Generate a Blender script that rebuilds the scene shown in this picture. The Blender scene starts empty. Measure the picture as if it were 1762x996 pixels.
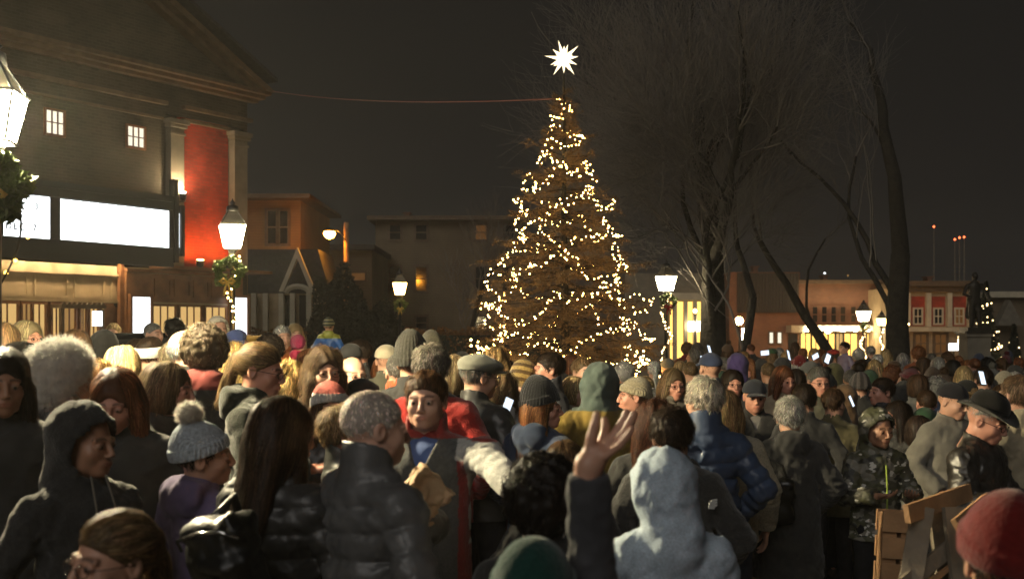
import bpy, math, random
import numpy as np
from mathutils import Vector, Matrix, Euler
PI = math.pi
SC = bpy.context.scene
COL = SC.collection
F = 2000.0; CX = 881.0; HY = 570.0; CZ = 1.9      # focal length in photo pixels, centre column, horizon row, eye height

def ground_z(x, y):
    t = min(max((y - 22.0) / 26.0, 0.0), 1.0)
    return -0.9 * t * t * (3 - 2 * t)

def at(px, py, d):
    return Vector(((px - CX) / F * d, d, CZ - (py - HY) / F * d))

# ------------------------------------------------------------------ node helpers
def new_mat(name):
    m = bpy.data.materials.new(name); m.use_nodes = True
    nt = m.node_tree; nt.nodes.clear()
    out = nt.nodes.new('ShaderNodeOutputMaterial')
    return m, nt, out

def N(nt, kind, **kw):
    n = nt.nodes.new(kind)
    for k, v in kw.items():
        if k.startswith('i_'):
            key = k[2:]
            key = int(key) if key.isdigit() else key.replace('_', ' ')
            n.inputs[key].default_value = v
        else:
            setattr(n, k, v)
    return n

def principled(name, color=(.5, .5, .5), rough=.7, metal=0, spec=.5, noise=None, bump=None, objcol=False, vcol=False,
               sheen=0, coat=0, pattern=None, noise_amt=.25, coord='Object', bump_dist=.01):
    """procedural principled surface: noise=(scale, detail) mottles the colour, bump=(scale, strength)"""
    m, nt, out = new_mat(name)
    b = N(nt, 'ShaderNodeBsdfPrincipled')
    b.inputs['Roughness'].default_value = rough; b.inputs['Metallic'].default_value = metal
    b.inputs['Specular IOR Level'].default_value = spec
    b.inputs['Sheen Weight'].default_value = sheen; b.inputs['Coat Weight'].default_value = coat
    nt.links.new(b.outputs[0], out.inputs[0])
    tc = N(nt, 'ShaderNodeTexCoord'); vec = tc.outputs[coord]
    if objcol:
        src = N(nt, 'ShaderNodeObjectInfo').outputs['Color']
    else:
        rgb = N(nt, 'ShaderNodeRGB'); rgb.outputs[0].default_value = (*color, 1); src = rgb.outputs[0]
    def mul(a, bb, fac=1.0):
        mx = N(nt, 'ShaderNodeMix', data_type='RGBA', blend_type='MULTIPLY'); mx.inputs[0].default_value = fac
        nt.links.new(a, mx.inputs[6]); nt.links.new(bb, mx.inputs[7]); return mx.outputs[2]
    if vcol:
        a = N(nt, 'ShaderNodeAttribute', attribute_name='Col'); src = mul(src, a.outputs['Color'])
    if pattern: src = pattern(nt, vec, src)
    if noise:
        n1 = N(nt, 'ShaderNodeTexNoise'); n1.inputs['Scale'].default_value = noise[0]; n1.inputs['Detail'].default_value = noise[1]
        nt.links.new(vec, n1.inputs['Vector'])
        r = N(nt, 'ShaderNodeMapRange'); r.inputs['From Min'].default_value = .3; r.inputs['From Max'].default_value = .7
        r.inputs['To Min'].default_value = 1 - noise_amt; r.inputs['To Max'].default_value = 1 + noise_amt
        nt.links.new(n1.outputs['Fac'], r.inputs['Value'])
        cc = N(nt, 'ShaderNodeCombineColor')
        for i in range(3): nt.links.new(r.outputs[0], cc.inputs[i])
        src = mul(src, cc.outputs[0])
    nt.links.new(src, b.inputs['Base Color'])
    if bump:
        if len(bump) > 2 and bump[2] == 'wave':
            n2 = N(nt, 'ShaderNodeTexWave', bands_direction=bump[3] if len(bump) > 3 else 'X'); n2.inputs['Scale'].default_value = bump[0]; n2.inputs['Distortion'].default_value = 1.0
        else:
            n2 = N(nt, 'ShaderNodeTexNoise'); n2.inputs['Scale'].default_value = bump[0]; n2.inputs['Detail'].default_value = 4
        nt.links.new(vec, n2.inputs['Vector'])
        bp = N(nt, 'ShaderNodeBump'); bp.inputs['Strength'].default_value = bump[1]; bp.inputs['Distance'].default_value = bump_dist
        nt.links.new(n2.outputs['Fac'] if 'Fac' in n2.outputs else n2.outputs[0], bp.inputs['Height']); nt.links.new(bp.outputs[0], b.inputs['Normal'])
    return m

def emitter(name, color, strength):
    m, nt, out = new_mat(name)
    e = N(nt, 'ShaderNodeEmission'); e.inputs[0].default_value = (*color, 1); e.inputs[1].default_value = strength
    nt.links.new(e.outputs[0], out.inputs[0]); return m

# ------------------------------------------------------------------ objects
def link(o, parent=None):
    COL.objects.link(o)
    if parent is not None: o.parent = parent
    return o

def tag(o, label=None, cat=None, group=None, kind=None):
    if label: o['label'] = label
    if cat: o['category'] = cat
    if group: o['group'] = group
    if kind: o['kind'] = kind
    return o

def empty(name, loc=(0, 0, 0), rz=0, parent=None):
    o = bpy.data.objects.new(name, None); o.empty_display_size = .2
    o.location = loc; o.rotation_euler = (0, 0, rz)
    return link(o, parent)

def mesh_np(name, V, Fq, mats, smooth=True, fmat=None, col=None, tris=None):
    """V (n,3), Fq list of quads array (m,4) or None, tris (k,3) array"""
    me = bpy.data.meshes.new(name)
    V = np.asarray(V, dtype=np.float32)
    q = np.zeros((0, 4), np.int32) if Fq is None else np.asarray(Fq, np.int32).reshape(-1, 4)
    t = np.zeros((0, 3), np.int32) if tris is None else np.asarray(tris, np.int32).reshape(-1, 3)
    nl = q.size + t.size
    me.vertices.add(len(V)); me.vertices.foreach_set('co', V.ravel())
    me.loops.add(nl); me.loops.foreach_set('vertex_index', np.concatenate([q.ravel(), t.ravel()]))
    me.polygons.add(len(q) + len(t))
    st = np.concatenate([np.arange(len(q)) * 4, q.size + np.arange(len(t)) * 3]).astype(np.int32)
    me.polygons.foreach_set('loop_start', st)
    if fmat is not None: me.polygons.foreach_set('material_index', np.asarray(fmat, np.int32))
    me.polygons.foreach_set('use_smooth', np.full(len(q) + len(t), smooth))
    for m in (mats if isinstance(mats, (list, tuple)) else [mats]): me.materials.append(m)
    if col is not None:
        a = me.color_attributes.new('Col', 'FLOAT_COLOR', 'POINT')
        c = np.ones((len(V), 4), np.float32); c[:, :3] = col
        a.data.foreach_set('color', c.ravel())
    me.update(calc_edges=True)
    return me

class MB:
    """collects boxes, tubes and faces; build() links them as ONE mesh object"""
    def __init__(s): s.v = []; s.f = []; s.mi = []; s.cur = 0
    def add(s, verts, faces):
        k = len(s.v); s.v.extend([tuple(v) for v in verts]); s.f.extend([tuple(k + i for i in f) for f in faces]); s.mi.extend([s.cur] * len(faces)); return s
    def box(s, x0, x1, y0, y1, z0, z1):
        return s.add([(x0, y0, z0), (x1, y0, z0), (x1, y1, z0), (x0, y1, z0), (x0, y0, z1), (x1, y0, z1), (x1, y1, z1), (x0, y1, z1)],
                     [(0, 3, 2, 1), (4, 5, 6, 7), (0, 1, 5, 4), (1, 2, 6, 5), (2, 3, 7, 6), (3, 0, 4, 7)])
    def cbox(s, c, sz, m=None):
        pts = []
        for dz in (-.5, .5):
            for dx, dy in ((-.5, -.5), (.5, -.5), (.5, .5), (-.5, .5)):
                p = Vector((dx * sz[0], dy * sz[1], dz * sz[2]))
                if m is not None: p = m @ p
                pts.append(p + Vector(c))
        return s.add(pts, [(0, 3, 2, 1), (4, 5, 6, 7), (0, 1, 5, 4), (1, 2, 6, 5), (2, 3, 7, 6), (3, 0, 4, 7)])
    def tube(s, pts, r, n=8, cap=True, closed=False):
        pts = [Vector(p) for p in pts]; k = len(s.v); m = len(pts)
        rr = r if isinstance(r, (list, tuple)) else [r] * m
        up = None
        for i, p in enumerate(pts):
            if closed: t = pts[(i + 1) % m] - pts[i - 1]
            else: t = pts[min(i + 1, m - 1)] - pts[max(i - 1, 0)]
            t.normalize()
            if up is None:
                up = Vector((0, 0, 1)) if abs(t.z) < .9 else Vector((1, 0, 0))
            a = t.cross(up); a.normalize(); b = t.cross(a); up = -b if False else a.cross(t)
            for j in range(n):
                w = 2 * PI * j / n
                s.v.append(tuple(p + a * (math.cos(w) * rr[i]) + b * (math.sin(w) * rr[i])))
        cnt = m if closed else m - 1
        for i in range(cnt):
            for j in range(n):
                i2 = (i + 1) % m
                s.f.append((k + i * n + j, k + i * n + (j + 1) % n, k + i2 * n + (j + 1) % n, k + i2 * n + j)); s.mi.append(s.cur)
        if cap and not closed:
            s.f.append(tuple(k + j for j in range(n))[::-1]); s.mi.append(s.cur)
            s.f.append(tuple(k + (m - 1) * n + j for j in range(n))); s.mi.append(s.cur)
        return s
    def lathe(s, prof, c=(0, 0, 0), n=16):
        """prof: list of (radius, z)"""
        k = len(s.v)
        for r, z in prof:
            for j in range(n):
                w = 2 * PI * j / n + PI / n
                s.v.append((c[0] + r * math.cos(w), c[1] + r * math.sin(w), c[2] + z))
        for i in range(len(prof) - 1):
            for j in range(n):
                s.f.append((k + i * n + j, k + i * n + (j + 1) % n, k + (i + 1) * n + (j + 1) % n, k + (i + 1) * n + j)); s.mi.append(s.cur)
        s.f.append(tuple(k + j for j in range(n))[::-1]); s.mi.append(s.cur)
        s.f.append(tuple(k + (len(prof) - 1) * n + j for j in range(n))); s.mi.append(s.cur)
        return s
    def prism(s, poly, y0, y1):
        """poly: list of (x,z) extruded along y"""
        n = len(poly); v = [(x, y0, z) for x, z in poly] + [(x, y1, z) for x, z in poly]
        fs = [tuple(range(n)), tuple(range(2 * n - 1, n - 1, -1))] + [(i, i + n, (i + 1) % n + n, (i + 1) % n) for i in range(n)]
        return s.add(v, fs)
    def build(s, name, mats, parent=None, smooth=False, loc=None, rz=None):
        me = bpy.data.meshes.new(name); me.from_pydata(s.v, [], s.f)
        for m in (mats if isinstance(mats, (list, tuple)) else [mats]): me.materials.append(m)
        if any(s.mi): me.polygons.foreach_set('material_index', s.mi)
        if smooth: me.polygons.foreach_set('use_smooth', [True] * len(me.polygons))
        me.update()
        o = bpy.data.objects.new(name, me); link(o, parent)
        if loc is not None: o.location = loc
        if rz is not None: o.rotation_euler = (0, 0, rz)
        return o

# ------------------------------------------------------------------ implicit surfaces
def v3(*a): return np.array(a, np.float32)
def rcone(p, a, b, ra, rb, sy=1.0):
    a = np.asarray(a, np.float32); b = np.asarray(b, np.float32)
    q = p
    if sy != 1.0:
        q = p.copy(); yc = a[1]; q[:, 1] = (q[:, 1] - yc) / sy + yc
        b = b.copy(); b[1] = (b[1] - yc) / sy + yc
    ba = b - a; pa = q - a
    t = np.clip(pa @ ba / max(float(ba @ ba), 1e-9), 0, 1)
    d = np.sqrt(((pa - t[:, None] * ba) ** 2).sum(1)) - (ra + (rb - ra) * t)
    return d if sy == 1.0 else d * (.5 + .5 * sy)
def ell(p, c, r):
    r = np.asarray(r, np.float32); q = (p - np.asarray(c, np.float32))
    k0 = np.sqrt(((q / r) ** 2).sum(1)); k1 = np.sqrt(((q / (r * r)) ** 2).sum(1)) + 1e-6
    return k0 * (k0 - 1) / k1
def rbox(p, c, h, r):
    q = np.abs(p - np.asarray(c, np.float32)) - (np.asarray(h, np.float32) - r)
    return np.sqrt((np.maximum(q, 0) ** 2).sum(1)) + np.minimum(q.max(1), 0) - r
def smin(a, b, k):
    h = np.clip(.5 + .5 * (b - a) / k, 0, 1)
    return b + (a - b) * h - k * h * (1 - h)
def smax(a, b, k): return -smin(-a, -b, k)
def wav(p, seed, freq, stretch=(1, 1, 1)):
    """cheap smooth noise, about -1..1"""
    rs = np.random.RandomState(seed); q = p * np.asarray(stretch, np.float32) * freq
    s = np.zeros(len(p), np.float32)
    for i in range(5):
        k = rs.normal(size=3).astype(np.float32) * (1 + .35 * i)
        k2 = rs.normal(size=3).astype(np.float32)
        s += np.sin(q @ k + 1.3 * np.sin(q @ k2 + i) + rs.rand() * 6.3) * (.42 - .04 * i)
    return s

EDG = [(0, 1), (2, 3), (4, 5), (6, 7), (0, 2), (1, 3), (4, 6), (5, 7), (0, 4), (1, 5), (2, 6), (3, 7)]
def polygonise(f, lo, hi, h, slack=1.6):
    lo = np.asarray(lo, np.float32); hi = np.asarray(hi, np.float32)
    B = 4
    nb = np.ceil((hi - lo) / (h * B)).astype(int) + 1
    cs = [lo[i] + (np.arange(nb[i]) + .5) * h * B for i in range(3)]
    g = np.stack(np.meshgrid(*cs, indexing='ij'), -1).reshape(-1, 3).astype(np.float32)
    dc = f(g).reshape(nb)
    act = np.abs(dc) < h * B * .87 * slack + .004
    n = nb * B
    D = np.repeat(np.repeat(np.repeat(np.where(dc < 0, -1, 1).astype(np.float32), B, 0), B, 1), B, 2)
    ai = np.argwhere(act)
    off = np.stack(np.meshgrid(*[np.arange(B)] * 3, indexing='ij'), -1).reshape(-1, 3)
    idx = (ai[:, None, :] * B + off[None]).reshape(-1, 3)
    pts = lo + (idx + .5) * h
    D[idx[:, 0], idx[:, 1], idx[:, 2]] = f(pts.astype(np.float32))
    D[0] = D[-1] = 1; D[:, 0] = D[:, -1] = 1; D[:, :, 0] = D[:, :, -1] = 1
    S = D < 0
    corners = [S[dx:n[0] - 1 + dx, dy:n[1] - 1 + dy, dz:n[2] - 1 + dz] for dx in (0, 1) for dy in (0, 1) for dz in (0, 1)]
    cnt = sum(c.astype(np.int8) for c in corners)
    cells = np.argwhere((cnt > 0) & (cnt < 8))
    if len(cells) == 0: return np.zeros((0, 3)), np.zeros((0, 4), int)
    offs = np.array([(dx, dy, dz) for dx in (0, 1) for dy in (0, 1) for dz in (0, 1)])
    cv = np.stack([D[cells[:, 0] + o[0], cells[:, 1] + o[1], cells[:, 2] + o[2]] for o in offs], 1)
    acc = np.zeros((len(cells), 3)); num = np.zeros(len(cells))
    for a, b in EDG:
        m = (cv[:, a] < 0) != (cv[:, b] < 0)
        t = np.clip(cv[m, a] / (cv[m, a] - cv[m, b]), 0, 1)[:, None]
        acc[m] += offs[a] * (1 - t) + offs[b] * t; num[m] += 1
    V = lo + (cells + acc / num[:, None] + .5) * h
    ids = np.full(tuple(n), -1, np.int64); ids[cells[:, 0], cells[:, 1], cells[:, 2]] = np.arange(len(cells))
    Q = []
    for ax in range(3):
        sl0 = [slice(1, n[i] - 1) for i in range(3)]; sl1 = list(sl0)
        sl0[ax] = slice(0, n[ax] - 1); sl1[ax] = slice(1, n[ax])
        A = S[tuple(sl0)]; Bq = S[tuple(sl1)]
        e = np.argwhere(A != Bq)
        flip = A[tuple(e.T)]
        base = e + np.array([0 if i == ax else 1 for i in range(3)])
        u = np.zeros(3, int); w = np.zeros(3, int); u[(ax + 1) % 3] = 1; w[(ax + 2) % 3] = 1
        c = [ids[tuple((base - o).T)] for o in (u + w, w, u * 0, u)]
        q = np.stack(c, 1); q[~flip] = q[~flip][:, ::-1]
        Q.append(q)
    Q = np.concatenate(Q); Q = Q[(Q >= 0).all(1)]
    return V.astype(np.float32), Q.astype(np.int32)

def grad(f, p, e=.003):
    g = np.stack([f(p + v3(e, 0, 0)) - f(p - v3(e, 0, 0)), f(p + v3(0, e, 0)) - f(p - v3(0, e, 0)), f(p + v3(0, 0, e)) - f(p - v3(0, 0, e))], 1)
    return g / (np.linalg.norm(g, axis=1, keepdims=True) + 1e-9)

def strands(f, roots, L, seg, flow, lift=.004, w=.0025, seed=1, curl=0., curlf=90., stand=0., release=-.25):
    """ribbons that lie on the implicit surface f and follow flow; returns V, tris-free quads"""
    rs = np.random.RandomState(seed); n = len(roots)
    P = roots.astype(np.float32).copy(); off = (rs.rand(n).astype(np.float32)) * lift + .001
    ph = rs.rand(n) * 6.3; LL = L * (.6 + .6 * rs.rand(n)); step = (LL / seg)[:, None].astype(np.float32)
    g = grad(f, P); ring = []
    jit = rs.normal(size=(n, 3)).astype(np.float32) * .13
    for k in range(seg + 1):
        if k == 0:
            t = flow(P) + jit; t -= (t * g).sum(1, keepdims=True) * g; t /= np.linalg.norm(t, axis=1, keepdims=True) + 1e-6
        side = np.cross(t, g); side /= np.linalg.norm(side, axis=1, keepdims=True) + 1e-6
        c = P
        if curl:
            a = ph + k * curlf * step[:, 0] * 1.0
            c = P + curl * (side * np.sin(a)[:, None] + g * (np.cos(a)[:, None] + .6))
        wd = w * (1 - .75 * (k / seg) ** 2)
        ring.append((c - side * wd / 2, c + side * wd / 2))
        if k == seg: break
        P = P + t * step
        g2 = grad(f, P); d = f(P)
        free = (g2[:, 2] < release)[:, None]
        corr = g2 * (d - off - stand * (k + 1) / seg * .02)[:, None]
        P = np.where(free, P, P - np.clip(corr, -.02, .02)).astype(np.float32)
        g = np.where(free, g, g2)
        fl = flow(P) + jit * (1.2 if not curl else 2)
        tt = fl - (fl * g).sum(1, keepdims=True) * g * (1 - stand)
        tt /= np.linalg.norm(tt, axis=1, keepdims=True) + 1e-6
        t = t * .45 + tt * .55; t /= np.linalg.norm(t, axis=1, keepdims=True) + 1e-6
    V = np.stack([np.stack(r, 1) for r in ring], 1)          # n, seg+1, 2, 3
    V = V.reshape(-1, 3)
    base = (np.arange(n) * (seg + 1) * 2)[:, None] + (np.arange(seg) * 2)[None]
    Q = np.stack([base, base + 1, base + 3, base + 2], -1).reshape(-1, 4)
    return V.astype(np.float32), Q.astype(np.int32)

def fuzz(f, roots, L, w, seed=1, droop=.3):
    """short fur ribbons standing off the surface"""
    rs = np.random.RandomState(seed); n = len(roots); g = grad(f, roots)
    t = g + rs.normal(size=(n, 3)) * .45; t[:, 2] -= droop; t /= np.linalg.norm(t, axis=1, keepdims=True)
    s = np.cross(t, rs.normal(size=(n, 3))); s /= np.linalg.norm(s, axis=1, keepdims=True) + 1e-6
    LL = (L * (.5 + .7 * rs.rand(n)))[:, None]
    V = np.stack([roots - s * w, roots + s * w, roots + t * LL * .6 + s * w * .7, roots + t * LL * .6 - s * w * .7,
                  roots + t * LL + v3(0, 0, -1) * LL * .15 + s * w * .1, roots + t * LL + v3(0, 0, -1) * LL * .15 - s * w * .1], 1).reshape(-1, 3)
    b = np.arange(n)[:, None] * 6
    Q = np.concatenate([b + np.array([0, 1, 2, 3]), b + np.array([3, 2, 4, 5])]).astype(np.int32)
    return V.astype(np.float32), Q

def join(parts):
    V = []; Q = []; k = 0
    for v, q in parts:
        V.append(v); Q.append(q + k); k += len(v)
    return np.concatenate(V), np.concatenate(Q)

def pick(V, n, rs, cond=None):
    i = np.arange(len(V)) if cond is None else np.nonzero(cond)[0]
    return V[rs.choice(i, n)] + rs.normal(size=(n, 3)).astype(np.float32) * .002
WORLD_K = 1.0; SUN_K = .62; HAZE_K = .0009; EXPO = 0
# ================================================================== people
HC = v3(0, -.01, 1.605); PIV = v3(0, .02, 1.50)
def rotz(a): c, s = math.cos(a), math.sin(a); return np.array([[c, -s, 0], [s, c, 0], [0, 0, 1]], np.float32)
def rotx(a): c, s = math.cos(a), math.sin(a); return np.array([[1, 0, 0], [0, c, -s], [0, s, c]], np.float32)
def roty(a): c, s = math.cos(a), math.sin(a); return np.array([[c, 0, s], [0, 1, 0], [-s, 0, c]], np.float32)
def head_rot(hy, hp, hr=0): return rotz(math.radians(hy)) @ rotx(math.radians(hp)) @ roty(math.radians(hr))
def head_to_body(V, hy, hp, hr, hs): return ((V + (HC - PIV)) * hs) @ head_rot(hy, hp, hr).T + PIV
def body_to_head(P, hy, hp, hr, hs): return ((P - PIV) @ head_rot(hy, hp, hr)) / hs - (HC - PIV)
def head_matrix(hy, hp, hr, hs):
    R = Matrix([[float(x) for x in row] for row in head_rot(hy, hp, hr)])
    return Matrix.Translation(Vector(map(float, PIV))) @ R.to_4x4() @ Matrix.Scale(hs, 4) @ Matrix.Translation(Vector(map(float, HC - PIV)))

def head_sdf(kind, lo=False):
    j = {'m': 1.0, 'f': .93, 'k': .9, 'o': 1.04}[kind]
    def f(p):
        q = p.copy(); q[:, 0] = np.abs(q[:, 0])
        d = ell(q, (0, .022, .028), (.077, .098, .089))
        d = smin(d, ell(q, (0, -.022, -.035), (.060 * j, .070, .080)), .03)
        d = smin(d, ell(q, (0, -.066, -.088), (.026 * j, .024, .022)), .03)
        d = smin(d, ell(q, (.043 * j, .0, -.065), (.02, .04, .035)), .03)          # jaw corner
        d = smin(d, ell(q, (.040, -.058, -.026), (.020, .018, .018)), .03)          # cheekbone
        d = smin(d, rcone(q, (.0, -.088, .020), (.045, -.074, .020), .0085, .008), .014)    # brow ridge
        d = smax(d, -ell(q, (.031, -.107, .001), (.019, .018, .012)), .012)         # socket
        d = smin(d, ell(q, (.031, -.080, .001), (.0160, .0132, .0130)), .004)       # lids
        d = smin(d, rcone(q, (0, -.092, .008), (0, -.109, -.026), .0080, .0108), .010)   # nose
        d = smin(d, ell(q, (.010, -.101, -.033), (.008, .010, .0065)), .006)
        d = smin(d, ell(q, (0, -.086, -.060), (.027, .012, .012)), .014)
        d = smin(d, ell(q, (0, -.0945, -.0560), (.021, .0055, .0038)), .004)
        d = smin(d, ell(q, (0, -.0935, -.0650), (.018, .0058, .0045)), .004)
        d = smax(d, -rcone(q, (0, -.1005, -.0603), (.022, -.090, -.0590), .0016, .0012), .003)
        d = smax(d, -ell(q, (.031, -.0975, -.0012), (.0115, .008, .0030)), .002)      # eye opening
        e = ell(q, (.079, .018, -.006), (.009, .021, .032)); e = smax(e, -ell(q, (.086, .010, -.004), (.006, .011, .018)), .004)
        d = smin(d, e, .006)
        d = smin(d, rcone(q, (0, .028, -.07), (0, .042, -.24), .054 * j, .062 * j), .025)
        return d
    return f

def uvs(c, r, n=10, m=8):
    V = []; Q = []
    for i in range(m + 1):
        a = PI * i / m
        for k in range(n):
            b = 2 * PI * k / n
            V.append((c[0] + r * math.sin(a) * math.cos(b), c[1] - r * math.cos(a), c[2] + r * math.sin(a) * math.sin(b)))
    for i in range(m):
        for k in range(n): Q.append((i * n + k, (i + 1) * n + k, (i + 1) * n + (k + 1) % n, i * n + (k + 1) % n))
    return np.array(V, np.float32), np.array(Q, np.int32)

_cache = {}
def cached(key, fn):
    if key not in _cache: _cache[key] = fn()
    return _cache[key]

def head_geo(kind, lod):
    def mk():
        V, Q = polygonise(head_sdf(kind), (-.12, -.15, -.20), (.12, .15, .14), (.0042, .0065, .010)[lod])
        col = np.zeros((len(V), 3), np.float32)
        q = V.copy(); q[:, 0] = np.abs(q[:, 0])
        lip = np.exp(-((q[:, 0] / .021) ** 4)) * np.exp(-(((q[:, 2] + .061) / .0095) ** 4)) * (q[:, 1] < -.083)
        brow = np.exp(-(((q[:, 2] - (.021 + .006 * np.sin(q[:, 0] / .05 * 3)))) / .0045) ** 2) * (q[:, 0] > .011) * (q[:, 0] < .050) * (q[:, 1] < -.06)
        lash = np.exp(-((np.sqrt(((q[:, 0] - .031) / 1.3) ** 2 + (q[:, 2] - .001) ** 2) - .0085) / .0025) ** 2) * .7 * (q[:, 1] < -.07)
        stub = np.clip((-.035 - q[:, 2]) / .03, 0, 1) * (q[:, 1] < -.01) * (q[:, 2] > -.125)
        col[:, 0] = lip; col[:, 1] = np.maximum(brow, lash); col[:, 2] = stub
        parts = [(V, Q)]; n0 = len(Q); fm = [np.zeros(n0, int)]
        if lod < 2:
            for s in (-1, 1):
                ev, eq = uvs((s * .031, -.0812, .0005), .0118); cen = ev[eq].mean(1)
                parts.append((ev, eq)); fm.append(np.where(cen[:, 1] < -.0812 - .0118 * .80, 2, 1))
                col = np.concatenate([col, np.zeros((len(ev), 3), np.float32)])
        V, Q = join(parts)
        return V, Q, np.concatenate(fm), col
    return cached(('head', kind, lod), mk)

def hand_geo(side, curl=.5, lod=0):
    """hand hanging along -z from the wrist at the origin, palm facing the thigh (inward)"""
    def mk():
        s = side
        ch = []
        lens = [(.036, .024, .019), (.040, .027, .020), (.037, .025, .019), (.029, .019, .016)]
        for i, ls in enumerate(lens):
            y0 = -.030 + i * .0195
            p = v3(0, y0 * .95, -.088 + abs(i - 1.2) * .004); a = .12 + .1 * curl
            seg = [(v3(0, y0 * .4, -.03), p, .011, .0098)]
            for k, l in enumerate(ls):
                a += curl * (.55 if k else .35)
                q = p + v3(-s * math.sin(a) * l, (y0 * .12 if k == 0 else 0), -math.cos(a) * l)
                seg.append((p, q, .0096 - k * .0012, .0088 - k * .0013)); p = q
            ch.append(seg)
        th = [v3(0, -.024, -.022), v3(-s * .014, -.046, -.050), v3(-s * .022, -.055, -.078), v3(-s * .027, -.056, -.100)]
        def f(p):
            d = rcone(p, (0, 0, .03), (0, 0, -.005), .025, .023, .9)
            palm = ell(p, (0, 0, -.05), (.0155, .041, .052)); d = smin(d, palm, .015)
            fd = None
            for seg in ch:
                c = None
                for a, b, ra, rb in seg:
                    e = rcone(p, a, b, ra, rb); c = e if c is None else smin(c, e, .003)
                fd = c if fd is None else np.minimum(fd, c)
            d = smin(d, fd, .006)
            t = None
            for k in range(3):
                e = rcone(p, th[k], th[k + 1], (.017, .0125, .0105)[k], (.0125, .0105, .0085)[k]); t = e if t is None else smin(t, e, .004)
            return smin(d, t, .01)
        V, Q = polygonise(f, (-.1, -.09, -.22), (.1, .07, .05), (.0045, .0065, .009)[lod])
        return V, Q
    return cached(('hand', side, curl, lod), mk)

POSES = {   # elbow, wrist for a side s (x mirrored)
    'down': ((.265, .035, 1.13), (.265, -.06, .89)),
    'pocket': ((.30, .06, 1.14), (.215, -.13, .97)),
    'fwd': ((.255, -.05, 1.13), (.13, -.27, 1.16)),
    'up': ((.25, -.16, 1.20), (.10, -.28, 1.42)),
    'chest': ((.27, -.06, 1.14), (.04, -.20, 1.17)),
}
def arms_of(pose):
    if isinstance(pose, str): pose = (pose, pose)
    out = []
    for s, p in zip((-1, 1), pose):
        e, w = POSES[p] if isinstance(p, str) else p
        if isinstance(p, str): e = (e[0] * s, e[1], e[2]); w = (w[0] * s, w[1], w[2])
        out.append((v3(s * .163, .012, 1.375), v3(*e), v3(*w)))
    return out
LEGS = [(v3(s * .09, .0, .92), v3(s * .10, -.02, .50), v3(s * .105, .01, .09)) for s in (-1, 1)]

def body_geo(pose, lod, hands=True):
    def mk():
        arms = arms_of(pose)
        def f(p):
            d = rcone(p, (0, 0, .98), (0, 0, 1.28), .135, .14, .62)
            d = smin(d, rcone(p, (-.13, .01, 1.37), (.13, .01, 1.37), .042, .042), .05)
            d = smin(d, rcone(p, (0, .015, 1.38), (0, .02, 1.50), .055, .05), .03)
            for a, e, w in arms:
                d = smin(d, rcone(p, a, e, .043, .034), .02); d = smin(d, rcone(p, e, w, .036, .022), .01)
            for a, k, n in LEGS:
                d = smin(d, rcone(p, a, k, .07, .048), .02); d = smin(d, rcone(p, k, n, .05, .032), .01)
                d = smin(d, rcone(p, n, n + v3(0, -.12, -.05), .03, .025), .01)
            return d
        V, Q = polygonise(f, (-.75, -.75, 0), (.75, .35, 1.62 if not isinstance(pose, tuple) else 2.1), (.024, .028, .034)[lod])
        parts = [(V, Q)]
        if hands:
            for i, (a, e, w) in enumerate(arms):
                if hands == 'none%d' % i: continue
                hv, hq = hand_geo((-1, 1)[i], .5, lod)
                z = -(w - e) / np.linalg.norm(w - e); x = np.cross(v3(0, 1, 0), z); x /= np.linalg.norm(x) + 1e-6; y = np.cross(z, x)
                parts.append((hv @ np.stack([x, y, z]) + w - z * .028, hq))
        return join(parts)
    return cached(('body', str(pose), lod, hands), mk)

def cloth_fold(p, seed, amp):
    return amp * (wav(p, seed, 13, (1, 1, .6)) * .7 + (np.abs(wav(p, seed + 3, 24, (1, 1, .7))) - .5) * 1.1 + (np.abs(wav(p, seed + 5, 48)) - .4) * .35)

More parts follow.
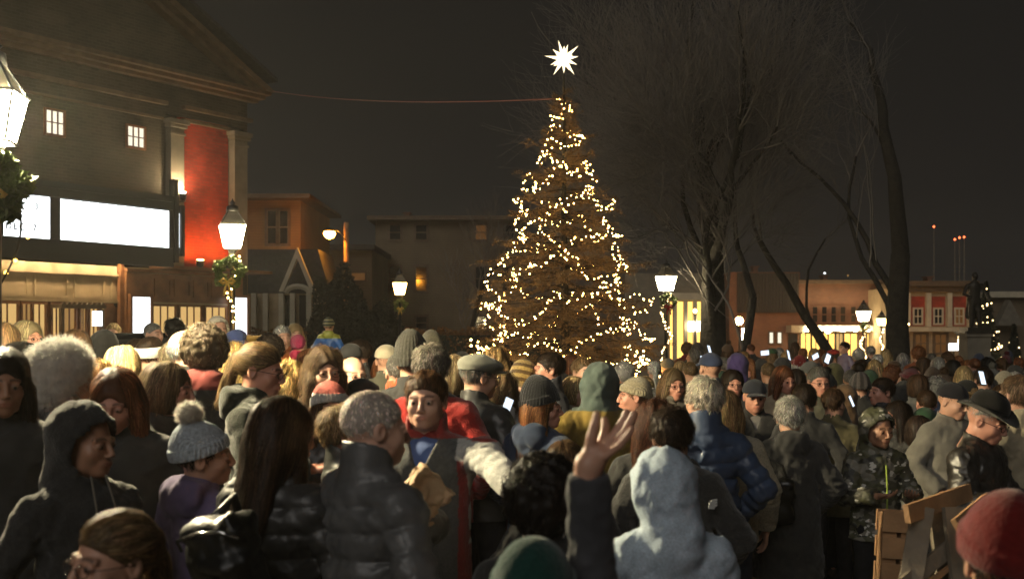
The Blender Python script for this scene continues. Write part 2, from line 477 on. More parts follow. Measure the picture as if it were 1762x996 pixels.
def coat_sdf(o, arms, hd):
    th = o.get('th', .022); hem = o.get('hem', .82); bulk = o.get('bulk', 1.0); style = o.get('style', 'plain'); collar = o.get('collar', 'stand')
    amp = o.get('fold', .0085); seed = o.get('seed', 1); fem = o.get('fem', 0)
    vneck = o.get('vneck', 0); under = o.get('under', False)
    def f(p):
        q = p
        w = .142 * bulk
        d = rcone(q, (0, .0, .98), (0, .0, 1.12), w + .012 + th, w - .012 * fem + th, .70)
        d = smin(d, rcone(q, (0, 0, 1.10), (0, 0, 1.30), w - .010 * fem + th, w + .008 + th, .70), .05)
        d = smin(d, rcone(q, (-.12, .012, 1.345), (.12, .012, 1.345), .060 + th, .060 + th), .06)
        qa = p.copy(); qa[:, 0] = np.abs(qa[:, 0])
        d = smin(d, rcone(qa, (.0, .02, 1.425), (.165, .014, 1.372), .055 + th * .6, .048 + th * .6), .04)
        if hem < .9:
            d = smin(d, rcone(q, (0, 0, .98), (0, 0, hem), w + .01 + th, w + .02 + th + (.9 - hem) * .10, .72), .03)
        elif hem < .96: pass
        if style == 'puffer':
            u = p[:, 2] / .085 + .25 * wav(p, seed, 3)
            qd = (1 - np.abs(np.sin(PI * u)) ** .45) * .019
            d = d + qd
        ad = None
        for a, e, wr in arms:
            r0, r1, r2 = .052 + th, .043 + th, .034 + th * .8
            A = smin(rcone(q, a, e, r0, r1), rcone(q, e, wr, r1, r2), .02)
            if style == 'puffer':
                ln = np.linalg.norm(e - a); l2 = np.linalg.norm(wr - e)
                t1 = np.clip((p - a) @ (e - a) / ln ** 2, 0, 1) * ln; t2 = np.clip((p - e) @ (wr - e) / l2 ** 2, 0, 1) * l2
                A = A + (1 - np.abs(np.sin(PI * (t1 + t2) / .08)) ** .45) * .015
            else:
                bend = np.exp(-(((p - e) ** 2).sum(1)) / .012)
                A = A + bend * .006 * np.sin((p[:, 2] + .6 * p[:, 1]) * 150) * (amp > 0)
            ax = (wr - e) / np.linalg.norm(wr - e)
            A = np.maximum(A, (p - wr) @ ax - .004)
            ad = A if ad is None else np.minimum(ad, A)
        d = smin(d, ad, .022)
        d = d + cloth_fold(p, seed, amp)
        d = np.maximum(d, hem - p[:, 2] + .006 * wav(p, seed + 9, 9))
        if collar == 'stand':
            c = rcone(q, (0, .020, 1.42), (0, .008, 1.525), .082, .078, .95)
            c = np.maximum(c, (p[:, 2] - 1.515) - .35 * (p[:, 1]))
            c = np.maximum(c, -rcone(q, (0, .015, 1.46), (0, .0, 1.62), .064, .068, .95))
            d = smin(d, c, .02)
        elif collar == 'high':
            c = rcone(q, (0, .020, 1.42), (0, .008, 1.55), .092, .086, .95)
            c = np.maximum(c, (p[:, 2] - 1.545) - .35 * (p[:, 1]))
            c = np.maximum(c, -rcone(q, (0, .015, 1.47), (0, .0, 1.64), .070, .076, .95))
            d = smin(d, c, .02)
        elif collar == 'hood_down':
            c = rcone(q, (0, .015, 1.42), (0, .0, 1.49), .088, .080, .95)
            h = smin(ell(q, (0, .105, 1.445), (.125, .06, .085)), ell(q, (0, .07, 1.49), (.115, .07, .04)), .03) + .006 * wav(p, seed, 30)
            c = smin(c, h, .03)
            c = smax(c, -rcone(q, (0, .012, 1.49), (0, -.02, 1.66), .062, .085, .95), .01)
            d = smin(d, c, .02)
        elif collar == 'scarf':
            for k, zz in enumerate((1.455, 1.495)):
                r = np.sqrt((np.sqrt((p[:, 0]) ** 2 + (p[:, 1] - .005) ** 2) - .082 + .012 * k) ** 2 + ((p[:, 2] - zz - .2 * p[:, 1] * (1 - 2 * k)) * .9) ** 2) - .027
                d = smin(d, r + .004 * wav(p, seed + k, 40), .008)
        if collar == 'hood_up':
            ph = body_to_head(p, *hd)
            h = ell(ph, (0, .030, .020), (.112, .130, .128))
            h = smin(h, rcone(ph, (0, .045, -.05), (0, .06, -.16), .098, .095), .04)
            h = h + .006 * wav(ph, seed, 22) + .004 * wav(ph, seed + 1, 45)
            h = smin(h, rcone(q, (0, .03, 1.40), (0, .03, 1.47), .12, .085), .05)
            hole = smin(ell(ph, (0, -.115, -.015), (.070, .115, .098)), ell(ph, (0, -.01, -.01), (.092, .105, .112)), .02)
            h = smax(h, -hole, .012)
            d = smin(d, h, .025)
        if vneck:
            cut = np.maximum(np.abs(p[:, 0]) - (p[:, 2] - (1.50 - vneck)) * .42, p[:, 1] + .035)
            d = smax(d, -cut, .006)
        zl = o.get('zip', 1)
        if zl and style != 'under':
            d = d + .004 * np.exp(-(p[:, 0] / .006) ** 2) * (p[:, 1] < -.03) * (p[:, 2] < 1.5)
        return d
    return f

def coat_geo(o, pose, hd, lod):
    key = ('coat', str(sorted(o.items())), str(pose), str(hd) if o.get('collar') == 'hood_up' else '', lod)
    def mk():
        arms = arms_of(pose)
        pts = np.array([a for t in arms for a in t])
        lo = np.minimum(pts.min(0) - .14, (-.36, -.3, 0)); hi = np.maximum(pts.max(0) + .14, (.36, .32, 1.58 if o.get('collar') != 'hood_up' else 1.86))
        lo[2] = min(o.get('hem', .82), pts[:, 2].min()) - .1
        return polygonise(coat_sdf(o, arms, hd), lo, hi, (.0085, .013, .022)[lod])
    return cached(key, mk)

def trouser_geo(lod, flare=0):
    def mk():
        def f(p):
            d = rcone(p, (0, .0, 1.0), (0, 0, .90), .135, .15, .72)
            for a, k, n in LEGS:
                d = smin(d, smin(rcone(p, a, k, .092, .068), rcone(p, k, n, .068, .060), .02), .025)
            d = d + cloth_fold(p, 5, .006)
            return np.maximum(d, .07 - p[:, 2])
        return polygonise(f, (-.3, -.3, .02), (.3, .3, 1.1), (.016, .018, .026)[lod])
    return cached(('trouser', lod), mk)

def shoe_geo(side):
    def mk():
        x = side * .105
        def f(p):
            d = smin(rcone(p, (x, .015, .10), (x, .02, .045), .05, .045), rcone(p, (x, .03, .04), (x, -.15, .035), .042, .040), .02)
            return np.maximum(d, .001 - p[:, 2])
        return polygonise(f, (x - .1, -.24, -.03), (x + .1, .12, .18), .014)
    return cached(('shoe', side), mk)

# ---- hair and headgear, in head coordinates
def skull(p, g=0.): return ell(p, (0, .024, .034), (.084 + g, .105 + g, .092 + g))
def hairline(p, front=.066, sl=.85): return ((front - (p[:, 1] + .088) * sl) - p[:, 2]) / math.hypot(1, sl)
FACECUT = lambda p, w=.060: ell(p, (0, -.125, -.03), (w, .085, .098))
def hair_sdf(kind):
    if kind == 'short': return lambda p: smax(skull(p, .000) + .0035 * wav(p, 3, 55), hairline(p), .006)
    if kind == 'crop': return lambda p: smax(skull(p, -.003) + .0015 * wav(p, 3, 70), hairline(p, .070, .9), .006)
    if kind == 'thick': return lambda p: smax(skull(p, .008) + .007 * wav(p, 4, 38), hairline(p, .060, .85), .01)
    if kind == 'side': return lambda p: smax(smin(skull(p, .002), ell(p, (.018, -.035, .100), (.068, .058, .028)), .02) + .003 * wav(p, 5, 50), hairline(p, .074, .92), .006)
    if kind == 'fringe_rim': return lambda p: np.maximum(smax(skull(p, -.002) + .003 * wav(p, 3, 60), hairline(p, .02, .6), .006), p[:, 2] - .035)
    if kind == 'curly': return lambda p: smax(smax(ell(p, (0, .03, .03), (.110, .125, .115)) + .011 * wav(p, 6, 42) + .005 * wav(p, 7, 90), -FACECUT(p, .064), .01), -(p[:, 2] + .10 + .3 * p[:, 1]), .01)
    if kind == 'bob': return lambda p: smax(smax(smin(skull(p, .006), ell(p, (0, .030, -.028), (.100, .112, .095)), .03) + .004 * wav(p, 8, 30, (1, 1, .3)), -FACECUT(p, .058), .01), -(p[:, 2] + .105), .008)
    if kind == 'bangs': return lambda p: smax(smax(smin(skull(p, .008), ell(p, (0, .030, -.035), (.104, .105, .11)), .03) + .005 * wav(p, 8, 30, (1, 1, .3)), -ell(p, (0, -.13, -.045), (.056, .085, .092)), .01), -(p[:, 2] + .14), .008)
    if kind in ('long', 'wavy'):
        a = .004 if kind == 'long' else .011
        def f(p):
            d = smin(skull(p, .006), ell(p, (0, .045, -.04), (.100, .092, .10)), .03)
            d = smin(d, rcone(p, (0, .07, -.06), (0, .10, -.30), .096, .085, .6), .04)
            q = p.copy(); q[:, 0] = np.abs(q[:, 0])
            d = smin(d, rcone(q, (.078, -.005, -.03), (.095, -.03, -.25), .030, .020), .025)
            d = d + a * wav(p, 9, 28, (1, 1, .35))
            return smax(d, -FACECUT(p, .060), .01)
        return f
    if kind == 'ponytail':
        def f(p):
            d = smax(skull(p, .001) + .0025 * wav(p, 3, 45), hairline(p, .064, .75), .006)
            return smin(d, rcone(p, (0, .125, .03), (0, .165, -.20), .030, .028) + .006 * wav(p, 9, 40, (1, 1, .4)), .012)
        return f
    if kind == 'bun':
        return lambda p: smin(smax(skull(p, .001) + .003 * wav(p, 3, 45), hairline(p, .064, .75), .006), ell(p, (0, .125, .07), (.04, .036, .038)) + .004 * wav(p, 9, 60), .01)
STR = {  # n, L, segments, width, lift, curl, (curlf), stand
    'short': (2600, .045, 4, .0030, .004, 0, 0, .15), 'crop': (2600, .013, 3, .0022, .0012, 0, 0, .08), 'thick': (2600, .07, 6, .0030, .008, .003, 70, .1),
    'side': (2600, .06, 5, .0028, .004, 0, 0, .1), 'fringe_rim': (1200, .03, 3, .0026, .003, 0, 0, .2), 'curly': (3000, .07, 8, .0032, .012, .007, 160, .3),
    'bob': (2600, .16, 9, .0030, .006, 0, 0, 0), 'bangs': (2800, .18, 9, .0030, .007, 0, 0, 0), 'long': (3000, .34, 14, .0032, .007, 0, 0, 0),
    'wavy': (3000, .32, 16, .0034, .010, .006, 70, 0), 'ponytail': (2600, .13, 8, .0026, .005, 0, 0, 0), 'bun': (2200, .10, 6, .0026, .005, 0, 0, 0)}
def hair_geo(kind, lod):
    def mk():
        f = hair_sdf(kind)
        lo = (-.17, -.17, -.42 if kind in ('long', 'wavy') else -.26); hi = (.17, .24, .19)
        V, Q = polygonise(f, lo, hi, (.006, .008, .012)[lod])
        n, L, seg, w, lift, curl, cf, stand = STR[kind]
        n = int(n * (1, .55, .16)[lod]); w = w * (1, 1.4, 2.4)[lod]; seg = (seg, max(3, seg // 2 + 1), 3)[lod]
        rs = np.random.RandomState(11)
        cond = V[:, 2] > (-.12 if kind in ('long', 'wavy') else -.09)
        roots = pick(V, n, rs, cond)
        if kind in ('ponytail', 'bun'):
            tgt = v3(0, .14, .04)
            flow = lambda P: np.where((P[:, 1] > .115)[:, None], v3(0, .1, -1), (tgt - P) / (np.linalg.norm(tgt - P, axis=1, keepdims=True) + .01))
        elif kind in ('crop', 'short', 'thick'):
            cr = v3(.0, .06, .1)
            flow = lambda P: (P - cr) / (np.linalg.norm(P - cr, axis=1, keepdims=True) + .01) * v3(1, 1, .6) + v3(0, 0, -.45) + .35 * np.stack([wav(P, 21, 30)] * 3, 1) * v3(1, .4, 0)
        elif kind == 'side':
            flow = lambda P: np.where((P[:, 2] > .06)[:, None], v3(.9, -.35, -.1), v3(.1, .25, -1))
        else:
            cr = v3(.02, .0, .12)
            flow = lambda P: (P - cr) * v3(1, 1, 0) / (np.linalg.norm((P - cr) * v3(1, 1, 0), axis=1, keepdims=True) + .02) * .55 * np.clip((P[:, 2:3] + .02) / .1, 0, 1) + v3(0, .08, -1)
        sv, sq = strands(f, roots, L, seg, flow, lift=lift * 1.2, w=w, seed=4, curl=curl, curlf=cf, stand=stand)
        fw = {'bangs': (.050, .075), 'long': (.054, .085), 'wavy': (.056, .09), 'bob': (.054, .085), 'curly': (.058, .09)}.get(kind, (.062, .10))
        face = (np.abs(sv[:, 0]) < fw[0]) & (sv[:, 1] < -.045) & (sv[:, 2] < {'bangs': .028, 'side': .052}.get(kind, .052))
        stray = f(sv) > .022
        m = (face | stray).reshape(n, -1).any(1)
        keep = np.nonzero(~m)[0]; K = (seg + 1) * 2
        sv = sv.reshape(n, K, 3)[keep].reshape(-1, 3); sq = sq[:len(keep) * seg]
        ks = rs.lognormal(0, .45, len(keep)).clip(.35, 2.6); hue = rs.normal(0, .06, (len(keep), 3)); cs = np.repeat(ks[:, None] * (1 + hue), K, 0); VV, QQ = join([(V, Q), (sv, sq)])
        return VV, QQ, np.concatenate([np.full((len(V), 3), .62), cs]).astype(np.float32)
    return cached(('hair', kind, lod), mk)

def hat_geo(kind, lod):
    """returns list of (part name, V, Q, colour function or None)"""
    def ribs(p, n, a): return a * np.cos(np.arctan2(p[:, 0], p[:, 1] - .02) * n)
    h = (.0045, .007, .011)[lod]
    def mk():
        W = None
        if kind in ('beanie', 'pom', 'tallbeanie', 'stripe', 'slouch', 'softcap'):
            top = .16 if kind in ('tallbeanie', 'slouch') else .118
            ox = .03 if kind == 'slouch' else .015
            def f(p):
                r = 34
                d = smin(ell(p, (0, .024 + ox * 0, .035), (.094, .114, top - .01)), ell(p, (0, .045, .06), (.075, .08, top - .03)), .02) + ribs(p, r, .0016 if lod < 2 and kind != 'softcap' else 0)
                tilt = .022 - .28 * (p[:, 1] - .0)
                d = smax(d, tilt - p[:, 2], .008)
                cuff = np.maximum(ell(p, (0, .024, .035), (.101, .121, .125)) + ribs(p, r, .002 if lod < 2 and kind != 'softcap' else 0), np.abs(p[:, 2] - tilt - .022) - .024)
                return smin(d, cuff, .006)
            V, Q = polygonise(f, (-.16, -.17, -.1), (.16, .2, .24), h)
            out = [('hat', V, Q)]
            if kind in ('pom', 'stripe'):
                g = lambda p: ell(p, (0, .06, .175), (.042, .042, .040)) + .004 * wav(p, 3, 80)
                v, q = polygonise(g, (-.07, -.02, .11), (.07, .14, .24), .009)
                rs = np.random.RandomState(2); fv, fq = fuzz(g, pick(v, (1800, 600, 150)[lod], rs), .022, (.0008, .0012, .002)[lod], droop=0)
                v, q = join([(v, q), (fv, fq)]); out.append(('pompom', v, q))
            return out
        if kind == 'cap':
            def f(p):
                d = smax(ell(p, (0, .020, .040), (.092, .112, .092)), .032 - .10 * p[:, 1] - p[:, 2], .004)
                br = p.copy(); br[:, 2] = br[:, 2] + 3.2 * br[:, 0] ** 2
                b = np.maximum(ell(br, (0, -.095, .040), (.078, .085, .008)), p[:, 1] + .06)
                return smin(d, b, .006)
        elif kind == 'flatcap':
            def f(p):
                d = ell(p, (0, .000, .068), (.100, .135, .050)); d = smin(d, smax(skull(p, .006), .035 - p[:, 2], .004), .02)
                b = ell(p, (0, -.105, .040), (.070, .055, .010)); return smin(d + .003 * wav(p, 3, 30), b, .012)
        elif kind == 'fedora':
            def f(p):
                d = ell(p, (0, .020, .085), (.088, .108, .085)); d = np.maximum(smax(d, -ell(p, (0, .02, .19), (.022, .09, .05)), .015), .05 - p[:, 2])
                br = p.copy(); br[:, 2] = br[:, 2] - 1.8 * br[:, 0] ** 2 + .6 * (br[:, 1] - .02) ** 2
                return smin(d, ell(br, (0, .015, .052), (.150, .175, .0075)), .01)
        elif kind == 'fur':
            f = lambda p: smax(smin(ell(p, (0, .024, .050), (.112, .130, .118)), ell(p, (0, .055, -.045), (.105, .085, .085)), .04) + .006 * wav(p, 3, 30), -FACECUT(p, .066), .015)
        elif kind == 'headband':
            f = lambda p: np.maximum(skull(p, .013), np.abs(p[:, 2] - .022 + .1 * p[:, 1]) - .034)
        elif kind == 'earmuff':
            f = None
        elif kind == 'patterned':
            f = lambda p: smax(smin(ell(p, (0, .024, .04), (.100, .118, .118)), ell(p, (0, .03, -.03), (.092, .095, .05)), .02) + .002 * wav(p, 3, 70), -FACECUT(p, .064), .008)
        V, Q = polygonise(f, (-.2, -.22, -.17), (.2, .24, .25), h)
        if kind == 'fur':
            rs = np.random.RandomState(2); fv, fq = fuzz(f, pick(V, (12000, 5000, 1200)[lod], rs), .030, (.0006, .0010, .002)[lod], droop=.35)
            V, Q = join([(V, Q), (fv, fq)])
        if kind == 'fedora':
            g = lambda p: np.maximum(ell(p, (0, .020, .085), (.0915, .1115, .088)), np.abs(p[:, 2] - .072) - .013)
            v, q = polygonise(g, (-.12, -.12, .03), (.12, .16, .12), .008)
            return [('hat', V, Q), ('hat_band', v, q)]
        return [('hat', V, Q)]
    return cached(('hat', kind, lod), mk)

def glasses_mesh():
    def mk():
        b = MB()
        for s in (-1, 1):
            pts = [(s * .033 + .022 * math.cos(a), -.104 + .006 * abs(math.cos(a)) * (1 if s * math.cos(a) > 0 else -.2), -.001 + .016 * math.sin(a)) for a in np.linspace(0, 2 * PI, 15)[:-1]]
            b.tube(pts, .0016, 6, closed=True)
            b.tube([(s * .054, -.100, .004), (s * .078, -.06, .006), (s * .083, .015, .004), (s * .08, .03, -.012)], .0016, 5)
        b.tube([(-.012, -.105, .002), (0, -.109, .004), (.012, -.105, .002)], .0016, 5)
        me = bpy.data.meshes.new('glasses'); me.from_pydata(b.v, [], b.f); me.polygons.foreach_set('use_smooth', [True] * len(me.polygons))
        me.materials.append(M['frame']); return me
    return cached('glassesmesh', mk)

# ---- materials for people
def camo(nt, vec, src):
    mp = N(nt, 'ShaderNodeMapping'); mp.inputs['Scale'].default_value = (1, 1, 1.7); nt.links.new(vec, mp.inputs['Vector'])
    last = None
    for i, (sc, th, c) in enumerate([(7, .50, (.06, .06, .03)), (9, .55, (.16, .15, .12)), (12, .60, (.018, .018, .015)), (15, .64, (.50, .48, .43))]):
        n = N(nt, 'ShaderNodeTexNoise', noise_dimensions='4D'); n.inputs['Scale'].default_value = sc; n.inputs['W'].default_value = i * 3.1; n.inputs['Detail'].default_value = 1.5
        nt.links.new(mp.outputs[0], n.inputs['Vector'])
        g = N(nt, 'ShaderNodeMath', operation='GREATER_THAN'); g.inputs[1].default_value = th; nt.links.new(n.outputs['Fac'], g.inputs[0])
        mx = N(nt, 'ShaderNodeMix', data_type='RGBA'); mx.inputs[6].default_value = (.055, .052, .035, 1); mx.inputs[7].default_value = (*c, 1)
        if last is not None: nt.links.new(last, mx.inputs[6])
        nt.links.new(g.outputs[0], mx.inputs[0]); last = mx.outputs[2]
    return last
def check(nt, vec, src):
    c = N(nt, 'ShaderNodeTexChecker'); c.inputs['Scale'].default_value = 22; c.inputs[2].default_value = (.5, .5, .5, 1); c.inputs[1].default_value = (1, 1, 1, 1)
    nt.links.new(vec, c.inputs['Vector']); mx = N(nt, 'ShaderNodeMix', data_type='RGBA', blend_type='MULTIPLY'); mx.inputs[0].default_value = 1
    nt.links.new(src, mx.inputs[6]); nt.links.new(c.outputs[0], mx.inputs[7]); return mx.outputs[2]
def skin_mat():
    m, nt, out = new_mat('skin'); b = N(nt, 'ShaderNodeBsdfPrincipled'); b.inputs['Roughness'].default_value = .46; b.inputs['Specular IOR Level'].default_value = .45
    nt.links.new(b.outputs[0], out.inputs[0])
    oc = N(nt, 'ShaderNodeObjectInfo').outputs['Color']; at_ = N(nt, 'ShaderNodeAttribute', attribute_name='Col'); sp = N(nt, 'ShaderNodeSeparateColor'); nt.links.new(at_.outputs['Color'], sp.inputs[0])
    tc = N(nt, 'ShaderNodeTexCoord'); n1 = N(nt, 'ShaderNodeTexNoise'); n1.inputs['Scale'].default_value = 22; n1.inputs['Detail'].default_value = 5; nt.links.new(tc.outputs['Object'], n1.inputs['Vector'])
    def mix(fac, a, col, mode='MULTIPLY', k=1.0):
        mx = N(nt, 'ShaderNodeMix', data_type='RGBA', blend_type=mode); mx.inputs[7].default_value = (*col, 1)
        mm = N(nt, 'ShaderNodeMath', operation='MULTIPLY'); mm.inputs[1].default_value = k; nt.links.new(fac, mm.inputs[0]); nt.links.new(mm.outputs[0], mx.inputs[0]); nt.links.new(a, mx.inputs[6]); return mx.outputs[2]
    c = mix(n1.outputs['Fac'], oc, (1.0, .72, .62), k=.5)
    c = mix(sp.outputs['Red'], c, (.85, .50, .48), k=.6)
    c = mix(sp.outputs['Blue'], c, (.80, .74, .72), k=.35)
    c = mix(sp.outputs['Green'], c, (.035, .022, .014), 'MIX', .85)
    nt.links.new(c, b.inputs['Base Color'])
    n2 = N(nt, 'ShaderNodeTexNoise'); n2.inputs['Scale'].default_value = 160; nt.links.new(tc.outputs['Object'], n2.inputs['Vector'])
    bp = N(nt, 'ShaderNodeBump'); bp.inputs['Strength'].default_value = .25; bp.inputs['Distance'].default_value = .002; nt.links.new(n2.outputs['Fac'], bp.inputs['Height']); nt.links.new(bp.outputs[0], b.inputs['Normal'])
    return m
M = {}
M['skin'] = skin_mat()
M['eye_white'] = principled('eye_white', (.38, .34, .31), .25)
M['iris'] = principled('iris', (.03, .018, .012), .15)
M['hair'] = principled('hair', rough=.5, spec=.28, objcol=True, vcol=True, noise=(26, 4), noise_amt=.2, bump=(90, .3))
M['fabric'] = principled('wool_fabric', rough=.9, spec=.2, objcol=True, vcol=True, noise=(9, 5), noise_amt=.22, bump=(260, .5), sheen=.15, bump_dist=.003)
M['fleece'] = principled('fleece', rough=.95, spec=.1, objcol=True, vcol=True, noise=(60, 5), noise_amt=.16, bump=(120, .8), sheen=.3, bump_dist=.006)
M['heather'] = principled('heather_jersey', rough=.9, spec=.2, objcol=True, vcol=True, noise=(190, 6), noise_amt=.3, bump=(200, .5), bump_dist=.003)
M['nylon'] = principled('nylon', rough=.42, spec=.5, objcol=True, vcol=True, noise=(7, 4), noise_amt=.15, bump=(30, .3), bump_dist=.008)
M['leather'] = principled('leather', rough=.36, spec=.6, objcol=True, vcol=True, noise=(12, 5), noise_amt=.3, bump=(40, .45), bump_dist=.006)
M['knit'] = principled('knit', rough=.95, spec=.1, objcol=True, vcol=True, noise=(80, 5), noise_amt=.3, bump=(60, .8, 'wave', 'X'), bump_dist=.006, sheen=.2)
def add_translucent(m, fac):
    nt = m.node_tree; out = [n for n in nt.nodes if n.type == 'OUTPUT_MATERIAL'][0]; b = [n for n in nt.nodes if n.type == 'BSDF_PRINCIPLED'][0]
    t = N(nt, 'ShaderNodeBsdfTranslucent'); mx = N(nt, 'ShaderNodeMixShader'); mx.inputs[0].default_value = fac
    src = b.inputs['Base Color'].links[0].from_socket; nt.links.new(src, t.inputs[0]); nt.links.new(b.outputs[0], mx.inputs[1]); nt.links.new(t.outputs[0], mx.inputs[2]); nt.links.new(mx.outputs[0], out.inputs[0])
add_translucent(M['hair'], .3)
M['fur'] = principled('fur', rough=.8, spec=.2, objcol=True, noise=(40, 3), noise_amt=.12)
add_translucent(M['fur'], .5)
M['camo'] = principled('camouflage_nylon', rough=.6, objcol=False, pattern=camo, bump=(20, .6), bump_dist=.012)
M['check'] = principled('checked_wool', rough=.9, objcol=True, pattern=check, noise=(30, 4), bump=(200, .5))
M['denim'] = principled('denim', rough=.9, spec=.2, objcol=True, noise=(14, 5), noise_amt=.3, bump=(220, .4), bump_dist=.003)
M['shoe'] = principled('shoe_leather', (.02, .017, .015), .5, noise=(20, 3))
M['frame'] = principled('dark_frame', (.02, .015, .012), .25)

SKIN = {'p': (.56, .33, .23), 'l': (.60, .37, .27), 't': (.38, .21, .13), 'd': (.24, .12, .07), 'r': (.55, .28, .20)}
HAIR = {'black': (.010, .008, .007), 'dark': (.030, .018, .011), 'brown': (.075, .040, .020), 'light': (.20, .125, .060), 'blond': (.46, .33, .16), 'auburn': (.17, .062, .025),
        'grey': (.30, .29, .27), 'white': (.60, .58, .54), 'pepper': (.14, .13, .115), 'silver': (.46, .45, .42), 'ginger': (.26, .105, .040)}

def add_part(name, geo, mats, parent, color, col=None, key=None, mat_local=None, fmat=None, label=None):
    if key is not None and ('me', key) in _cache: me = _cache[('me', key)]
    else:
        V, Q = geo[0], geo[1]
        if col is None: col = np.ones((len(V), 3), np.float32)
        me = mesh_np(name, V, Q, mats, col=col, fmat=fmat)
        if key is not None: _cache[('me', key)] = me
    o = bpy.data.objects.new(name, me); link(o, parent); o.color = (*color, 1)
    if mat_local is not None: o.matrix_local = mat_local
    if label: o['label'] = label
    return o

PEOPLE = []
def person(px, yt, d, yaw, label, coat=None, cc=(.02, .02, .02), cm='fabric', ccol=None, hair='short', hc='brown', hat=None, hatc=(.1, .1, .1), hatm='knit', hatcol=None, pomc=None,
           skin='p', kind='m', hy=0, hp=0, hr=0, pose='pocket', glasses=False, legc=(.02, .02, .025), lod=None, shirt=None, scale=None, hs=None, group=None, base=None, hands=True, hatlabel=None, wide=1.0, visible_h=None):
    if lod is None: lod = 0 if d < 7.2 else (1 if d < 12 else 2)
    coat = dict(coat or {}); collar = coat.get('collar', 'stand')
    extra = {None: .010, 'beanie': .030, 'softcap': .030, 'pom': .032, 'stripe': .032, 'tallbeanie': .075, 'slouch': .07, 'cap': .018, 'flatcap': .006, 'fedora': .055, 'fur': .06, 'headband': .01, 'patterned': .045}[hat]
    if collar == 'hood_up': extra = .035
    if hat is None and hair in ('curly', 'thick'): extra += .012
    P = at(px, yt, d); gz = ground_z(P.x, d) if base is None else base
    H = P.z - gz
    if scale is None: scale = H / (1.72 + extra)
    if hs is None: hs = min(1 + max(0, .97 - scale) * .85, 1.35)
    top = PIV[2] + .22 * hs + extra * hs
    sc = H / top if base is None or True else scale
    p = None
    root_loc = Vector((P.x, d, gz))
    ang = math.radians(yaw)
    def loc(px_, py_, d_):
        w = at(px_, py_, d_) - root_loc; c, s = math.cos(-ang), math.sin(-ang)
        return ((w.x * c - w.y * s) / sc, (w.x * s + w.y * c) / sc, w.z / sc)
    if callable(pose): pose = pose(loc)
    hv, hq, hf, hcol = head_geo(kind, lod)
    bkey = ('bodymesh', kind, hy, hp, hr, round(hs, 2), str(pose), lod, hands)
    hs = round(hs, 2)
    if ('me', bkey) not in _cache:
        bv, bq = body_geo(pose, lod, hands)
        V, Q = join([(head_to_body(hv, hy, hp, hr, hs), hq), (bv, bq)])
        fm = np.concatenate([hf, np.zeros(len(bq), int)]); c = np.concatenate([hcol, np.zeros((len(bv), 3), np.float32)])
        _cache[('me', bkey)] = mesh_np('person', V, Q, [M['skin'], M['eye_white'], M['iris']], col=c, fmat=fm)
    root = bpy.data.objects.new('person', _cache[('me', bkey)]); link(root); root.color = (*SKIN[skin], 1)
    root.location = root_loc; root.rotation_euler = (0, 0, ang); root.scale = (sc * wide, sc * wide, sc)
    tag(root, label, 'person', group or 'people in the crowd on the square')
    hd = (hy, hp, hr, hs); HM = head_matrix(hy, hp, hr, hs)
    # clothes
    g = coat_geo(coat, pose, hd, lod)
    nm = 'hooded_coat' if collar in ('hood_up', 'hood_down') else 'coat'
    add_part(nm, g, M[cm], root, cc, col=ccol(g[0]) if ccol else None, key=None if ccol else ('coat', cm, str(sorted(coat.items())), str(pose), str(hd) if collar == 'hood_up' else '', lod))
    if shirt is not None:
        so = dict(th=.004, hem=.95, collar='none', fold=.003, zip=0, style='under')
        add_part('shirt', coat_geo(so, pose, hd, lod), M['fabric'], root, shirt, key=('shirt', str(pose), lod))
    add_part('trousers', trouser_geo(lod), M['denim'], root, legc, key=('tr', lod))
    if lod < 2 or d < 16:
        for s in (-1, 1): add_part('shoe', shoe_geo(s), M['shoe'], root, (1, 1, 1), key=('shoe', s))
    if hair and collar != 'hood_up':
        hg = hair_geo(hair, lod)
        add_part('hair', hg, M['hair'], root, HAIR[hc] if isinstance(hc, str) else hc, col=hg[2], key=('hair', hair, lod), mat_local=HM @ Matrix.Scale(.945 if hat else 1.0, 4))
    if hat:
        par = None
        for nm, V, Q in hat_geo(hat, lod):
            c = hatc if nm == 'hat' else (pomc or hatc)
            if nm == 'hat_band': c = (.01, .01, .01)
            mt = M[hatm] if nm != 'pompom' else M['fur']
            o = add_part(nm, (V, Q), mt, root if par is None else par, c, col=hatcol(V) if (hatcol and nm == 'hat') else None,
                         key=None if (hatcol and nm == 'hat') else ('hat', hat, nm, lod, hatm), mat_local=HM if par is None else None)
            if par is None: par = o
    if glasses:
        o = bpy.data.objects.new('glasses', glasses_mesh()); link(o, root); o.matrix_local = HM
    root['_sc'] = sc
    del root['_sc']
    PEOPLE.append((px, yt, d, root))
    root_info = dict(root=root, sc=sc, loc=loc, ang=ang)
    return root_info
